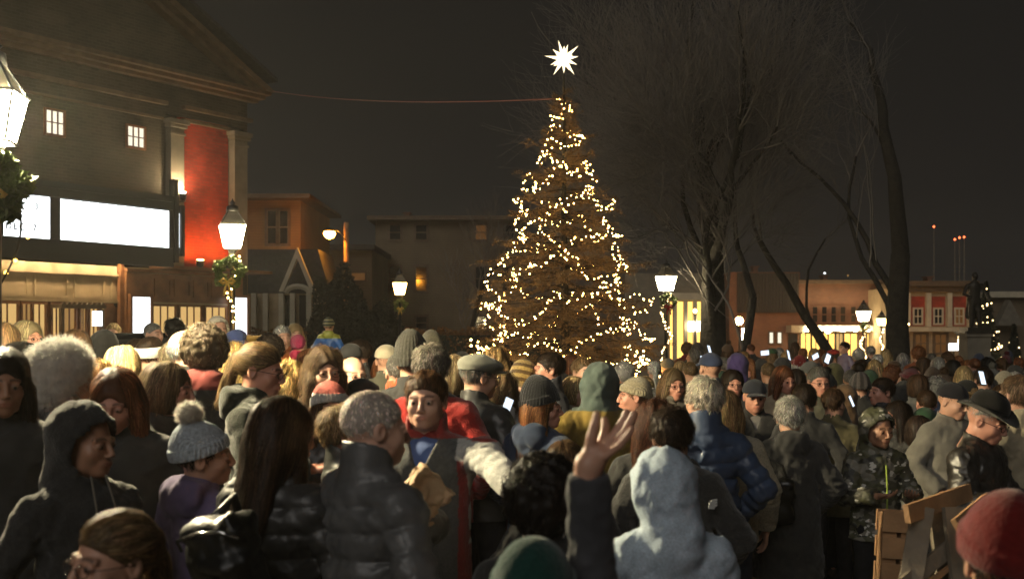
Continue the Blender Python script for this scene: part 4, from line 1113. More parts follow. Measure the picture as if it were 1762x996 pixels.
# ------------------------------------------------------------------ the spruce
TX = at(970, 600, 17).x; TD = 17.0; TS = F / TD
def half_w(z):
    zs = [.6, 1.1, 1.6, 2.0, 2.5, 2.9, 3.3, 3.9, 4.15, 4.7, 5.2]; ws = [.95, 1.22, 1.30, 1.28, 1.22, .98, .84, .70, .48, .30, .10]
    return float(np.interp(z, zs, ws))
def spruce():
    root = tag(empty('spruce_tree', (TX, TD, 0)), 'tall christmas spruce covered in warm lights with a star on top', 'christmas tree')
    MB().tube([(0, 0, 0), (.02, 0, 1.5), (0, .02, 3.5), (.01, 0, 4.9), (.0, 0, 5.66)], [.09, .075, .045, .022, .012], 8).build('trunk', M['bark'], root, smooth=True)
    rs = np.random.RandomState(5); br = MB(); NV = []
    tiers = np.concatenate([np.arange(.75, 3.0, .185), np.arange(3.0, 5.3, .16)])
    for tz in tiers:
        n = 15 if tz < 3 else (10 if tz < 4.2 else 6)
        for k in range(n):
            z = tz + rs.uniform(-.09, .09); a = 2 * PI * (k + rs.rand() * .8) / n + tz * 2.1; z += rs.uniform(-.12, .12); L = half_w(z) * rs.uniform(.62, 1.22); L = max(L, .12)
            if rs.rand() < .12: L *= 1.25
            up = .16 if z > 4 else .02; dr = rs.uniform(-.22, .25)
            pts = [];
            for i in range(6):
                t = i / 5; pts.append(Vector((math.cos(a) * L * t, math.sin(a) * L * t, z + L * ((up + dr) * t - .30 * t * t * (0 if z > 4 else 1) + .16 * t ** 4))))
            br.tube(pts, [.009, .008, .007, .006, .004, .003], 4, cap=False)
            # side shoots with needles
            for j in range(int(5 + L * 17)):
                t = rs.uniform(.12, 1.0); i = min(int(t * 5), 4); p = pts[i].lerp(pts[i + 1], t * 5 - i)
                side = rs.choice([-1, 1]); sa = a + side * rs.uniform(.5, 1.1); sl = rs.uniform(.09, .27) * (1.15 - t * .5) * (1 if z < 4 else .8)
                q = p + Vector((math.cos(sa) * sl, math.sin(sa) * sl, -sl * rs.uniform(-.45, .8)))
                NV.append((p, q))
            for i in range(1, 5): NV.append((pts[i], pts[i + 1]))
    br.build('branches', M['bark'], root)
    A = np.array([p[:] for p, q in NV]); Bp = np.array([q[:] for p, q in NV]); m = 21; n = len(A)
    t = rs.rand(n, m, 1); P = A[:, None] * (1 - t) + Bp[:, None] * t; P = P.reshape(-1, 3)
    D = np.repeat((Bp - A) / np.linalg.norm(Bp - A, axis=1, keepdims=True), m, 0); R = rs.normal(size=P.shape); R -= (R * D).sum(1, keepdims=True) * D; R /= np.linalg.norm(R, axis=1, keepdims=True)
    T_ = R * .85 + D * .6; l = (.030 + .022 * rs.rand(len(P)))[:, None]; S = np.cross(T_, rs.normal(size=P.shape)); S /= np.linalg.norm(S, axis=1, keepdims=True); w = .0036
    V = np.stack([P - S * w, P + S * w, P + T_ * l], 1).reshape(-1, 3); tr = np.arange(len(P) * 3).reshape(-1, 3)
    o = bpy.data.objects.new('crown', mesh_np('crown', V, None, M['needle'], smooth=False, tris=tr)); link(o, root)
    # lights: a garland laid over the branch tips, sagging between them
    path = []; r2 = random.Random(9); turns = 9.3; zlo, zhi = .95, 5.35; steps = 900
    for i in range(steps):
        t = i / steps; z = zlo + (zhi - zlo) * t ** .92; a = 2 * PI * turns * t + 1.0
        sag = .15 * math.sin(a * 3.3) + .09 * math.sin(a * 7.7 + 2) + .04 * math.sin(a * 17)
        r = half_w(z) * (.88 + .17 * math.sin(a * 5.1 + z * 3)) ; path.append(Vector((TX + math.cos(a) * r, TD + math.sin(a) * r, z + sag * min(1, r * 1.4))))
    string_lights('warm white lights wound all the way up the big spruce', path, 980, .0088, E['bulb'], cable_r=.003, jit=.024, seed=4, loc=(TX, TD, 1))
    # a loose tail of lights at the lower left of the tree
    p0 = at(812, 585, 15.5); p1 = at(850, 604, 16); p2 = at(880, 630, 16.2)
    string_lights('loose tail of lights hanging off the lower left of the spruce', [p0, p0.lerp(p1, .5) - Vector((0, 0, .05)), p1, p1.lerp(p2, .5) - Vector((0, 0, .03)), p2], 20, .014, E['bulb'], jit=.02, seed=5)
    p0 = at(1175, 560, 15.2); p1 = at(1140, 640, 15.2); p2 = at(1060, 665, 15.6)
    string_lights('lights drooping below the spruce on its right side', [at(1092, 600, 16.3), at(1120, 628, 16), at(1150, 655, 15.8), at(1130, 668, 15.8), at(1085, 640, 16), at(1060, 655, 16)], 36, .013, E['bulb'], jit=.03, seed=6)
spruce()
# star: many-pointed, lit
def star():
    c = at(970, 102, TD); root = tag(empty('tree_star', c), 'glowing many-pointed star on the tip of the spruce', 'star')
    b = MB(); R = .27
    for i in range(11):
        a = 2 * PI * i / 11 + .15; r = R * (1.05 if i % 2 else .80); d = Vector((math.cos(a), -.10, math.sin(a))); s = Vector((-math.sin(a), 0, math.cos(a))); q = d.cross(s)
        bs = [d * .05 + s * .034, d * .05 + q * .034, d * .05 - s * .034, d * .05 - q * .034]; b.add(bs + [d * r], [(0, 1, 4), (1, 2, 4), (2, 3, 4), (3, 0, 4)])
    rr = random.Random(3)
    for (x, y, z) in ((0, -1, 0), (.5, -.8, .3), (-.5, -.75, .35), (.3, -.8, -.5), (-.35, -.8, -.45), (0, -.7, .7), (0, 1, 0), (.6, .6, .4), (-.6, .6, -.3), (.4, .6, -.6), (-.5, .7, .5)):
        d = Vector((x, y, z)).normalized(); s = d.cross(Vector((0, 0, 1)) if abs(d.z) < .9 else Vector((1, 0, 0))).normalized(); q = d.cross(s)
        bs = [d * .06 + s * .05, d * .06 + q * .05, d * .06 - s * .05, d * .06 - q * .05]; b.add(bs + [d * R * .8], [(0, 1, 4), (1, 2, 4), (2, 3, 4), (3, 0, 4)])
    b.build('points', E['star'], root)
    MB().lathe([(.02, -.07), (.06, -.042), (.07, 0), (.06, .042), (.02, .07)], (0, 0, 0), 12).build('core', E['star'], root)
    MB().tube([(0, 0, -.30), (0, 0, -.1)], .012, 6).build('stem', M['black_metal'], root)
star()
# cable from the gable corner to the spruce
p0 = at(455, 155, 32.0); p1 = at(962, 170, 17.0); mid = [p0.lerp(p1, t) - Vector((0, 0, .0)) for t in np.linspace(0, 1, 25)]
mid = [p - Vector((0, 0, 1.0 * 4 * t * (1 - t) * .16)) for p, t in zip(mid, np.linspace(0, 1, 25))]
tag(MB().tube(mid, .009, 5).build('cable', M['rope']), 'thin red cable strung from the theatre gable to the spruce', 'cable')

# ------------------------------------------------------------------ bare trees
def bare_tree(base, H, r0, label, seed, spread=.55, levels=6, first=.28, lean=(0, 0), nk=(3, 4), twig_n=3, limbs=None, minr=.006):
    rs = random.Random(seed); root = tag(empty('bare_tree', base), label, 'tree', 'bare winter trees'); tr = MB(); br = MB()
    def grow(p, d, L, r, lev):
        n = 5 if lev < 3 else 4; pts = [p.copy()]; dd = d.copy()
        for i in range(n):
            dd = (dd + Vector((rs.gauss(0, .15), rs.gauss(0, .15), rs.gauss(0, .08) + .035)) * (.25 if lev == 0 else 1)).normalized(); pts.append(pts[-1] + dd * L / n)
        r1 = r * (.60 if lev else .68); rad = [r + (r1 - r) * i / n for i in range(n + 1)]
        (tr if (lev == 0 or r > .045) else br).tube(pts, rad, 10 if lev == 0 else (6 if lev < 2 else (4 if lev < 4 else 3)), cap=False)
        if lev >= levels: return
        k = rs.randint(*nk) + (1 if lev > 2 else 0)
        for j in range(k):
            t = 1.0 if j == 0 else rs.uniform(.35, .98); i = min(int(t * n), n - 1); q = pts[i].lerp(pts[i + 1], t * n - i)
            az = rs.uniform(0, 2 * PI); sp = spread * (.35 if j == 0 else rs.uniform(.7, 1.35)); s = dd.cross(Vector((math.cos(az), math.sin(az), .3))).normalized()
            nd = (dd * math.cos(sp) + s * math.sin(sp)); nd.z += .06; nd.normalize()
            grow(q, nd, L * rs.uniform(.62, .86), max(r1 * (.97 if j == 0 else rs.uniform(.32, .55)), minr), lev + 1)
    grow(Vector((0, 0, -.1)), Vector((lean[0], lean[1], 1)).normalized(), H * first, r0, 0)
    tr.build('trunk', M['bark'], root, smooth=True); br.build('branches', M['twig'], root, smooth=True)
    return root
b1 = at(1226, 600, 30); bare_tree((b1.x, 30, ground_z(0, 30)), 15.5, .40, 'huge bare tree spreading over the middle right behind the spruce', 21, .60, 5, .27, nk=(5, 7), minr=.006)
b1 = at(806, 600, 52); bare_tree((b1.x, 52, -.9), 11, .20, 'small bare tree in front of the drab three storey building', 8, .34, 5, .28, nk=(3, 4), minr=.012)
b1 = at(1545, 600, 27); bare_tree((b1.x, 27, ground_z(0, 27)), 13, .31, 'thick dark tree trunk standing right of the lit shops', 14, .42, 5, .30, nk=(2, 3), minr=.006)
b1 = at(1500, 600, 33); bare_tree((b1.x, 33, ground_z(0, 33)), 10, .19, 'thin dark trunk leaning left over the lantern garland', 31, .5, 5, .34, lean=(-.75, 0), nk=(2, 3), minr=.01)
b1 = at(1262, 600, 29); bare_tree((b1.x, 29, ground_z(0, 29)), 9, .14, 'slim curved bare trunk right beside the huge tree', 17, .45, 4, .34, lean=(.25, 0), nk=(2, 2), minr=.008)

# ------------------------------------------------------------------ simple facades facing us
def rect(px0, py0, px1, py1, d): a = at(px0, py1, d); b = at(px1, py0, d); return a.x, b.x, a.z, b.z
def building(name, px0, py0, px1, d, wall, label, depth=8, base=-1.0):
    a = at(px0, py0, d); b = at(px1, py0, d); root = tag(empty(name, (a.x, d, base)), label, 'building', 'buildings around the square'); root['_o'] = 0; del root['_o']
    MB().box(0, b.x - a.x, 0, depth, 0, a.z - base).build('wall', wall, root); return root, a.x, base
def B(root, x0, z0, px0, py0, px1, py1, d, name, mat, y0=-.1, y1=-.01, parent=None, inset=0):
    X0, X1, Z0, Z1 = rect(px0, py0, px1, py1, d)
    return MB().box(X0 - x0 + inset, X1 - x0 - inset, y0, y1, Z0 - z0 + inset, Z1 - z0 - inset).build(name, mat, parent or root)
def bwin(root, x0, z0, px0, py0, px1, py1, d, em=None, frame=None, nz=2, nx=1, fw=.12):
    X0, X1, Z0, Z1 = rect(px0, py0, px1, py1, d); X0 -= x0; X1 -= x0; Z0 -= z0; Z1 -= z0; b = MB()
    b.box(X0 - fw, X0, -.08, -.003, Z0 - fw, Z1 + fw); b.box(X1, X1 + fw, -.08, -.003, Z0 - fw, Z1 + fw); b.box(X0, X1, -.08, -.003, Z1, Z1 + fw); b.box(X0, X1, -.12, -.003, Z0 - fw, Z0)
    for i in range(1, nz): z = Z0 + (Z1 - Z0) * i / nz; b.box(X0, X1, -.06, -.03, z - .03, z + .03)
    for i in range(1, nx): x = X0 + (X1 - X0) * i / nx; b.box(x - .03, x + .03, -.062, -.032, Z0, Z1)
    f = b.build('window', frame or M['trim'], root); MB().box(X0 + .001, X1 - .001, -.028, -.006, Z0 + .001, Z1 - .001).build('pane', em or M['dim_glass'], f); return f

# ochre house with porch
r, x0, z0 = building('house', 405, 345, 517, 50, M['house'], 'ochre clapboard house with flat eave behind the lantern before the theatre')
B(r, x0, z0, 395, 338, 540, 345, 50, 'eave', M['trim'], -1.0, 8); bwin(r, x0, z0, 461, 363, 477, 419, 50, nz=2); bwin(r, x0, z0, 480, 363, 495, 419, 50, nz=2)
r, x0, z0 = building('porch', 436, 505, 545, 47, M['panel'], 'low porch building with steep orange trimmed gable and round arch', depth=3)
X0, X1, Z0, Z1 = rect(436, 428, 566, 505, 47)
MB().prism([(X0 - x0 - .3, Z0 - z0 + .01), (X1 - x0, Z0 - z0 + .01), (X1 - x0 - .5, Z1 - z0), (X0 - x0 - .3, Z1 - z0)], .3, 4).build('roof', M['roof'], r)
g = [at(px, py, 47) for px, py in ((484, 503), (515, 428), (546, 503), (538, 503), (515, 446), (492, 503))]
MB().prism([(p.x - x0, p.z - z0 + .02) for p in g], -.5, -.2).build('gable_trim', M['cream'], r)
arc = []
for i in range(9): a = PI * i / 8; p = at(515 - 20 * math.cos(a), 505 - 12 * math.sin(a), 47); arc.append((p.x - x0, -.35, p.z - z0))
MB().tube(arc, .12, 6).build('arch', M['cream'], r)
for px in (440, 460, 487, 506, 534, 546):
    p = at(px, 505, 47); MB().box(p.x - x0 - .10, p.x - x0 + .10, -.4, -.15, 0, p.z - z0).build('column', M['cream'], r)
for px in (498, 522): B(r, x0, z0, px - 7, 508, px + 7, 590, 47, 'door', M['dim_glass'], -.06, -.005)
# drab three storey building
r, x0, z0 = building('apartment_building', 646, 380, 905, 70, M['greyhouse'], 'drab three storey clapboard building behind the spruce', depth=12, base=-1)
B(r, x0, z0, 634, 373, 905, 380, 70, 'eave', M['trim'], -.7, 12)
for py0, py1 in ((388, 412), (459, 500), (545, 566)):
    for px in (680, 725, 828, 875):
        if py0 == 545 and px in (680,): continue
        bwin(r, x0, z0, px - 9, py0, px + 9, py1, 70, em=E['wind'] if (px == 828 and py0 == 388) else None, nz=2, fw=.14)
# dark row behind the street light
r, x0, z0 = building('shed', 520, 430, 640, 62, M['greyhouse'], 'low dark house behind the sodium street light', depth=8)
B(r, x0, z0, 512, 422, 646, 431, 62, 'roof', M['roof'], -.6, 9); bwin(r, x0, z0, 606, 470, 628, 482, 62, em=E['wind'], nz=1)
# hedge and shrubs
def box_fn(sx, sy, sz, rough=.1):
    def fn(rs, n): P = (rs.rand(n, 3) - .5) * (sx, sy, sz); P[:, 2] += sz / 2 + .08 * np.sin(P[:, 0] * 5) * (P[:, 2] > 0); return P
    return fn
def blob_fn(R, Hh, seed=0):
    def fn(rs, n):
        P = rs.normal(size=(n, 3)); P /= np.linalg.norm(P, axis=1, keepdims=True); P *= (rs.rand(n, 1) ** .25) * (1 + .18 * np.sin(P[:, :1] * 7 + seed) + .15 * np.sin(P[:, 2:] * 9 + seed))
        P *= (R, R, Hh / 2); P[:, 2] += Hh / 2; return P
    return fn
c = at(690, 600, 46); h = tag(empty('hedge', (c.x, 46, -.95)), 'long rusty brown hedge in front of the drab building', 'hedge')
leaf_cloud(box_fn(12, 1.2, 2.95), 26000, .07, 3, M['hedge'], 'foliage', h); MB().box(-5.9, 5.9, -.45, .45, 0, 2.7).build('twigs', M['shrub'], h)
for px, R, yt, d, lab in ((585, 1.1, 468, 43, 'tall dark pointed evergreen shrub under the sodium street light'), (625, 1.2, 500, 44, 'round dark evergreen shrub left of the amber lantern'), (655, .9, 535, 44.5, 'low dark evergreen shrub beside the hedge')):
    c = at(px, yt, d); Hh = c.z + .9; s = tag(empty('evergreen_shrub', (c.x, d, -.9)), lab, 'shrub', 'dark evergreens by the house')
    leaf_cloud(blob_fn(R, Hh, px), 9000, .09, px, M['shrub'], 'foliage', s); MB().tube([(0, 0, 0), (0, 0, Hh * .8)], [.08, .03], 6).build('stem', M['bark'], s)
# sodium street light on a wooden pole
c = at(568, 400, 48); p = at(596, 395, 48); sl = tag(empty('street_light', (p.x, 48, -.9)), 'orange sodium street light on a curved arm from a wooden pole', 'street light')
MB().tube([(0, 0, 0), (0, 0, p.z + .9 + .3)], [.13, .10], 8).build('pole', M['rawwood'], sl, smooth=True)
MB().tube([(0, -.1, p.z + .9 - .5), (-.25, -.12, p.z + .9 - .1), (c.x - p.x + .2, -.15, c.z + .9 + .12)], .03, 6).build('arm', M['black_metal'], sl, smooth=True)
MB().lathe([(.06, .20), (.17, .14), (.20, .02)], (c.x - p.x, -.15, c.z + .9), 12).build('lamp_head', M['black_metal'], sl, smooth=True)
MB().lathe([(.22, .02), (.24, -.10), (.16, -.22), (.02, -.28)], (c.x - p.x, -.15, c.z + .9), 12).build('lamp_lens', E['sod'], sl, smooth=True)
# yellow lit recess building
r, x0, z0 = building('civic_building', 1075, 470, 1212, 62, M['stone'], 'pale building with a yellow lit recess beside the huge tree', depth=8)
for px in (1158, 1176, 1192, 1206): B(r, x0, z0, px - 3, 518, px + 3, 620, 62, 'column', M['cream'], -.9, -.5)
B(r, x0, z0, 1152, 505, 1212, 517, 62, 'beam', M['cream'], -1.0, -.4); B(r, x0, z0, 1153, 519, 1211, 620, 62, 'entrance', E['shop'], -.05, -.004)
sg = B(r, x0, z0, 1179, 553, 1200, 570, 62, 'lit_sign', E['head'], -1.2, -1.05)
# dark building with ribbed upper storey
r, x0, z0 = building('shop_building', 1255, 468, 1376, 74, M['brick_row'], 'plain brick shop with a dark ribbed upper storey', depth=10)
b = MB(); X0, X1, Z0, Z1 = rect(1268, 470, 1374, 538, 74)
for i in range(22): xx = X0 + (X1 - X0) * i / 22; b.box(xx - x0, xx - x0 + .12, -.25, -.10, Z0 - z0, Z1 - z0)
b.box(X0 - x0, X1 - x0, -.098, -.01, Z0 - z0, Z1 - z0); b.build('ribbed_cladding', M['roof'], r)
for px in (1327, 1341): bwin(r, x0, z0, px - 3, 572, px + 3, 590, 74, em=E['winw'], nz=1, fw=.08)
B(r, x0, z0, 1352, 560, 1375, 572, 74, 'awning', M['cream'], -1.5, -.05); B(r, x0, z0, 1356, 574, 1372, 610, 74, 'doorway', M['dim_glass'], -.06, -.005)
c = at(1284, 577, 48); s = tag(empty('lit_sign', (c.x, 48, -.9)), 'small glowing sign box on a post beside the globe lamp', 'sign')
MB().box(-.04, .04, -.04, .04, 0, c.z + .9 - .45).build('post', M['black_metal'], s); MB().box(-.17, .17, -.06, .06, c.z + .9 - .42, c.z + .9 + .28).build('sign_box', E['farw'], s)
for_e = E
# glowing shops
r, x0, z0 = building('shop_row', 1376, 488, 1530, 74, M['brick_row'], 'row of brick shops with a glowing yellow awning storefront', depth=10)
B(r, x0, z0, 1372, 482, 1534, 488, 74, 'cornice', M['trim'], -.4, 3)
for px in (1386, 1402, 1418, 1434, 1450, 1468, 1486, 1504): bwin(r, x0, z0, px - 4, 528, px + 4, 554, 74, nz=2, fw=.1, frame=M['brick_row'])
b = B(r, x0, z0, 1374, 560, 1528, 570, 74, 'awning', M['cream'], -1.2, -.02)
for i, (a_, b_) in enumerate(((1378, 1394), (1397, 1410), (1413, 1436), (1438, 1450), (1452, 1474), (1492, 1512))):
    f = bwin(r, x0, z0, a_, 574, b_, 612, 74, em=E['shop'] if i != 3 else E['winy'], nz=1, nx=2, fw=.1)
for i in range(7):
    p = at(1384 + i * 21, 571, 73); MB().lathe([(.09, -.06), (.10, 0)], (p.x - x0, -1.5, p.z - z0 + .12), 8).build('awning_fill_lamp', E['lamp'], r)  # added lamps in front of the awning, brighten its face and wall
# red painted building with three framed windows
r, x0, z0 = building('painted_shop', 1558, 492, 1672, 67, M['panel'], 'ornate red fronted building with three framed windows beside the pedestal', depth=10)
B(r, x0, z0, 1552, 484, 1678, 493, 67, 'cornice', M['trim'], -.6, 4); B(r, x0, z0, 1556, 494, 1674, 502, 67, 'parapet_band', M['trim'], -.3, -.003)
for px in (1561, 1596, 1632, 1668): B(r, x0, z0, px - 4, 504, px + 4, 562, 67, 'pilaster', M['cream'], -.25, -.003)
for px in (1579, 1614, 1650):
    B(r, x0, z0, px - 12, 510, px + 12, 561, 67, 'window_surround', M['brick_red'], -.02, -.003)
    bwin(r, x0, z0, px - 6, 532, px + 6, 556, 67, em=E['wind'] if px == 1650 else None, nz=2, nx=2, fw=.10, frame=M['cream'])
B(r, x0, z0, 1556, 563, 1674, 570, 67, 'ledge', M['cream'], -.6, -.003)
for px in (1584, 1618): 
    bwin(r, x0, z0, px - 9, 576, px + 9, 606, 67, em=E['wind'], nz=2, nx=2, fw=.15)
B(r, x0, z0, 1558, 574, 1562, 640, 67, 'pier', M['trim'], -.3, -.003)
c = at(1641, 597, 62); s = tag(empty('lit_screen', (c.x, 62, -.9)), 'small bright white screen left of the stone pedestal', 'screen')
MB().box(-.03, .03, -.03, .03, 0, c.z + .9 - .2).build('post', M['black_metal'], s); MB().box(-.26, .26, -.04, .04, c.z + .9 - .18, c.z + .9 + .2).build('display', E['panel'], s)
# pale green roofed house at the right edge
r, x0, z0 = building('gabled_house', 1700, 512, 1800, 80, M['greyhouse'], 'dim house with pale eave and steep gable at the right edge', depth=10)
B(r, x0, z0, 1694, 502, 1800, 512, 80, 'eave', M['cream'], -.6, 8)
g = [at(px, py, 79) for px, py in ((1712, 560), (1734, 516), (1757, 560))]; MB().prism([(p.x - x0, p.z - z0) for p in g], -1.4, -.5).build('gable', M['stone'], r)
# pedestal with statue
c = at(1677, 570, 38); d = 38; gz = ground_z(0, d); s = tag(empty('monument', (c.x, d, gz)), 'stone pedestal with a dark bronze standing figure on top', 'monument')
zt = c.z - gz - .05; hw = .38
MB().box(-.95, .95, -.95, .95, 0, .35).box(-.7, .7, -.7, .7, .351, .95).box(-.55, .55, -.55, .55, .951, 1.15).build('base', M['stone'], s)
MB().box(-hw, hw, -hw, hw, 1.151, zt - .12).box(-hw - .06, hw + .06, -hw - .06, hw + .06, zt - .119, zt - .02).build('shaft', M['stone'], s)
MB().box(-.48, .48, -.48, .48, zt - .019, zt + .06).box(-.36, .36, -.36, .36, zt + .061, zt + .18).build('cap', M['bronze'], s)
def statf(p):
    d_ = rcone(p, (-.11, 0, .04), (-.09, 0, .85), .075, .11); d_ = smin(d_, rcone(p, (.14, -.05, .04), (.09, 0, .85), .075, .11), .02)
    d_ = smin(d_, rcone(p, (0, 0, .85), (0, 0, 1.34), .16, .20, .7), .05); d_ = smin(d_, rcone(p, (-.02, .08, 1.2), (-.06, .14, .42), .16, .20, .4), .04)
    d_ = smin(d_, smin(rcone(p, (-.23, 0, 1.38), (-.36, -.02, 1.10), .07, .055), rcone(p, (-.36, -.02, 1.10), (-.22, -.22, .98), .055, .045), .02), .03); d_ = smin(d_, smin(rcone(p, (.23, 0, 1.38), (.36, -.05, 1.12), .07, .055), rcone(p, (.36, -.05, 1.12), (.40, -.22, .86), .055, .04), .02), .03)
    d_ = smin(d_, rcone(p, (0, 0, 1.42), (0, -.01, 1.56), .075, .065), .02); return smin(d_, ell(p, (0, -.02, 1.68), (.095, .115, .135)), .02) + .006 * wav(p, 3, 20)
V, Q = polygonise(statf, (-.6, -.5, -.1), (.6, .5, 2.0), .035); o = bpy.data.objects.new('statue', mesh_np('statue', V, Q, M['bronze'])); link(o, s); o.location = (0, 0, zt + .17)
# small lit tree at the right
def lit_tree(px, py, d, Hpx, Wpx, label, n, seed):
    c = at(px, py, d); gz = ground_z(0, d); H = c.z - gz; W = Wpx * d / F; s = tag(empty('conifer', (c.x, d, gz)), label, 'tree', 'small lit conifers')
    def fn(rs, k): z = rs.rand(k) ** 1.3; a = rs.rand(k) * 2 * PI; r = (1 - z) * W * np.sqrt(rs.rand(k)) * (.8 + .3 * np.sin(a * 5 + z * 20)); return np.stack([r * np.cos(a), r * np.sin(a), .3 + z * (H - .3)], 1)
    leaf_cloud(fn, 7000, .06, seed, M['shrub'], 'crown', s, 3); MB().tube([(0, 0, 0), (0, 0, H * .9)], [.08, .02], 6).build('trunk', M['bark'], s)
    path = [Vector((c.x + math.cos(t * 46) * (1 - t) * W * .95, d + math.sin(t * 46) * (1 - t) * W * .95, gz + .6 + t * (H - .65))) for t in np.linspace(0, 1, 160)]
    string_lights('lights on ' + label, path, n, .026, E['bulbw'], jit=.06, seed=seed)
lit_tree(1697, 486, 46, 100, 40, 'the small conifer right of the monument', 150, 3)
lit_tree(1745, 560, 44, 60, 26, 'the low bush at the right edge', 26, 4)
# distant masts with red lights, and two far lights
for i, (px, py, e) in enumerate(((1607, 392, 'red'), (1643, 414, 'red'), (1651, 411, 'red'), (1659, 410, 'red'))):
    c = at(px, py, 140); s = tag(empty('mast', (c.x, 140, -.9)), ['lone distant mast with red beacon, left and higher', 'leftmost of the three clustered masts with red beacons', 'middle of the three clustered masts with red beacons', 'rightmost of the three clustered masts with red beacons'][i], 'mast', 'masts with red beacons')
    MB().tube([(0, 0, 0), (0, 0, c.z + .9)], [.18, .06], 6).build('pole', M['greywood'], s); MB().lathe([(.02, 0), (.12, .08), (.12, .2), (.02, .28)], (0, 0, c.z + .9), 8).build('beacon', E['red'], s)
for px, py, lab in ((1419, 470, 'white light on a distant pole above the shop row'), (1459, 474, 'faint light on a distant pole above the shop row')):
    c = at(px, py, 120); s = tag(empty('light_pole', (c.x, 120, -.9)), lab, 'light pole'); MB().tube([(0, 0, 0), (0, 0, c.z + .8)], [.12, .06], 6).build('pole', M['black_metal'], s)
    MB().lathe([(.02, 0), (.13, .1), (.02, .2)], (0, 0, c.z + .8), 8).build('lamp_lens', E['panel'] if px < 1440 else E['wino'], s)
# hill behind
b = MB(); xs = np.linspace(-210, 210, 40)
V = [(x, 320 + 40 * math.sin(x * .02), -2) for x in xs] + [(x, 360, 7 + 3 * math.sin(x * .013) + 1.5 * math.sin(x * .05)) for x in xs]
b.add(V, [(i, i + 1, i + 41, i + 40) for i in range(39)]); tag(b.build('hill', M['roof'], smooth=True), kind='structure')

# ------------------------------------------------------------------ cars
def car(px, d, yaw, label, H=1.5, L=4.5, W=1.8, lights=True, suv=False, paint=None):
    c = at(px, 600, d); gz = ground_z(c.x, d); r = tag(empty('parked_car', (c.x, d, gz), math.radians(yaw)), label, 'car', 'cars parked along the street')
    pm = paint or M['carpaint']; h = H
    prof = [(-L / 2, .35), (-L / 2, h * .52), (-L / 2 + .15, h * .60), (-L * .22, h * .64), (L * .44, h * .62), (L / 2, h * .5), (L / 2, .35)]
    cab = [(-L * .24, h * .635), (-L * .10, h * .97), (L * .22, h), (L * .34, h * .95), (L * .44, h * .625)]
    b = MB(); n = len(prof)
    for y, k in ((-W / 2, 1), ): pass
    ys = [-W / 2, -W / 2 + .06, W / 2 - .06, W / 2]; ins = [.04, 0, 0, .04]
    rows = [[(x * (1 - i * .3), y, z - i * .4 * (z > .5)) for x, z in prof] for y, i in zip(ys, ins)]
    V = [v for rr in rows for v in rr]; Fs = [(a * n + i, a * n + (i + 1) % n, (a + 1) * n + (i + 1) % n, (a + 1) * n + i) for a in range(3) for i in range(n)] + [tuple(range(n))[::-1], tuple(range(3 * n, 4 * n))]
    b.add(V, Fs); b.build('body', pm, r, smooth=False)
    b = MB(); m = len(cab); k = .16
    rows = [[(x, y * (W / 2 - (0.03 if z < h * .7 else k)), z) for x, z in cab] for y in (-1, 1)]; V = rows[0] + rows[1]
    b.add(V, [(i, i + 1, m + i + 1, m + i) for i in range(m - 1)] + [tuple(range(m)), tuple(range(2 * m - 1, m - 1, -1))]); b.build('windows', M['carglass'], r)
    b = MB(); b.box(-L * .09, L * .33, -W / 2 + k + .01, W / 2 - k - .01, h * .97, h * 1.01)
    for y in (-1, 1):
        for i in range(m - 1):
            a_ = rows[0 if y < 0 else 1][i]; c_ = rows[0 if y < 0 else 1][i + 1]; b.tube([a_, c_], .03, 4)
        b.tube([(L * .08, y * (W / 2 - .05), h * .63), (L * .06, y * (W / 2 - k), h * .98)], .035, 4)
    b.build('roof', pm, r)
    for x in (-L * .31, L * .31):
        for y in (-1, 1):
            w = MB(); w.tube([(x, y * (W / 2 - .2), .33), (x, y * (W / 2 + .01), .33)], .33, 16).build('wheel', M['tyre'], r, smooth=False); MB().tube([(x, y * (W / 2 + .005), .33), (x, y * (W / 2 + .03), .33)], .2, 12).build('rim', M['chrome'], r)
    for y in (-1, 1): MB().tube([(-L / 2 - .02, y * (W / 2 - .3), h * .46), (-L / 2 + .05, y * (W / 2 - .3), h * .46)], .09, 10).build('headlight', E['head'] if lights else M['chrome'], r)
    for y in (-1, 1): MB().box(L / 2 - .02, L / 2 + .015, y * (W / 2 - .25) - .12, y * (W / 2 - .25) + .12, h * .42, h * .5).build('tail_light', M['red_fabric'], r)
    return r
car(232, 17, 12, 'dark car with glinting windscreen parked before the theatre doors', H=1.86, lights=False)
car(1318, 36, 65, 'dark car with headlights on, left of the tree lined shops', H=1.55)
car(1402, 37, 60, 'dark car with bright headlight in front of the glowing shops', H=1.6)
car(1240, 40, 80, 'dark car half hidden by the base of the huge tree', H=1.6)
# yellow planter bowl
c = at(433, 577, 15); s = tag(empty('planter', (c.x, 15, 0)), 'wide yellow planter bowl on a stand by the lantern before the theatre', 'planter')
MB().lathe([(.10, 0), (.10, .05), (.04, .1), (.04, c.z - .35)], (0, 0, 0), 12).build('stand', M['black_metal'], s, smooth=True)
MB().lathe([(.10, c.z - .35), (.16, c.z - .22), (.22, c.z - .05), (.235, c.z - .0), (.20, c.z - .01)], (0, 0, 0), 18).build('bowl', M['yellowpaint'], s, smooth=True)

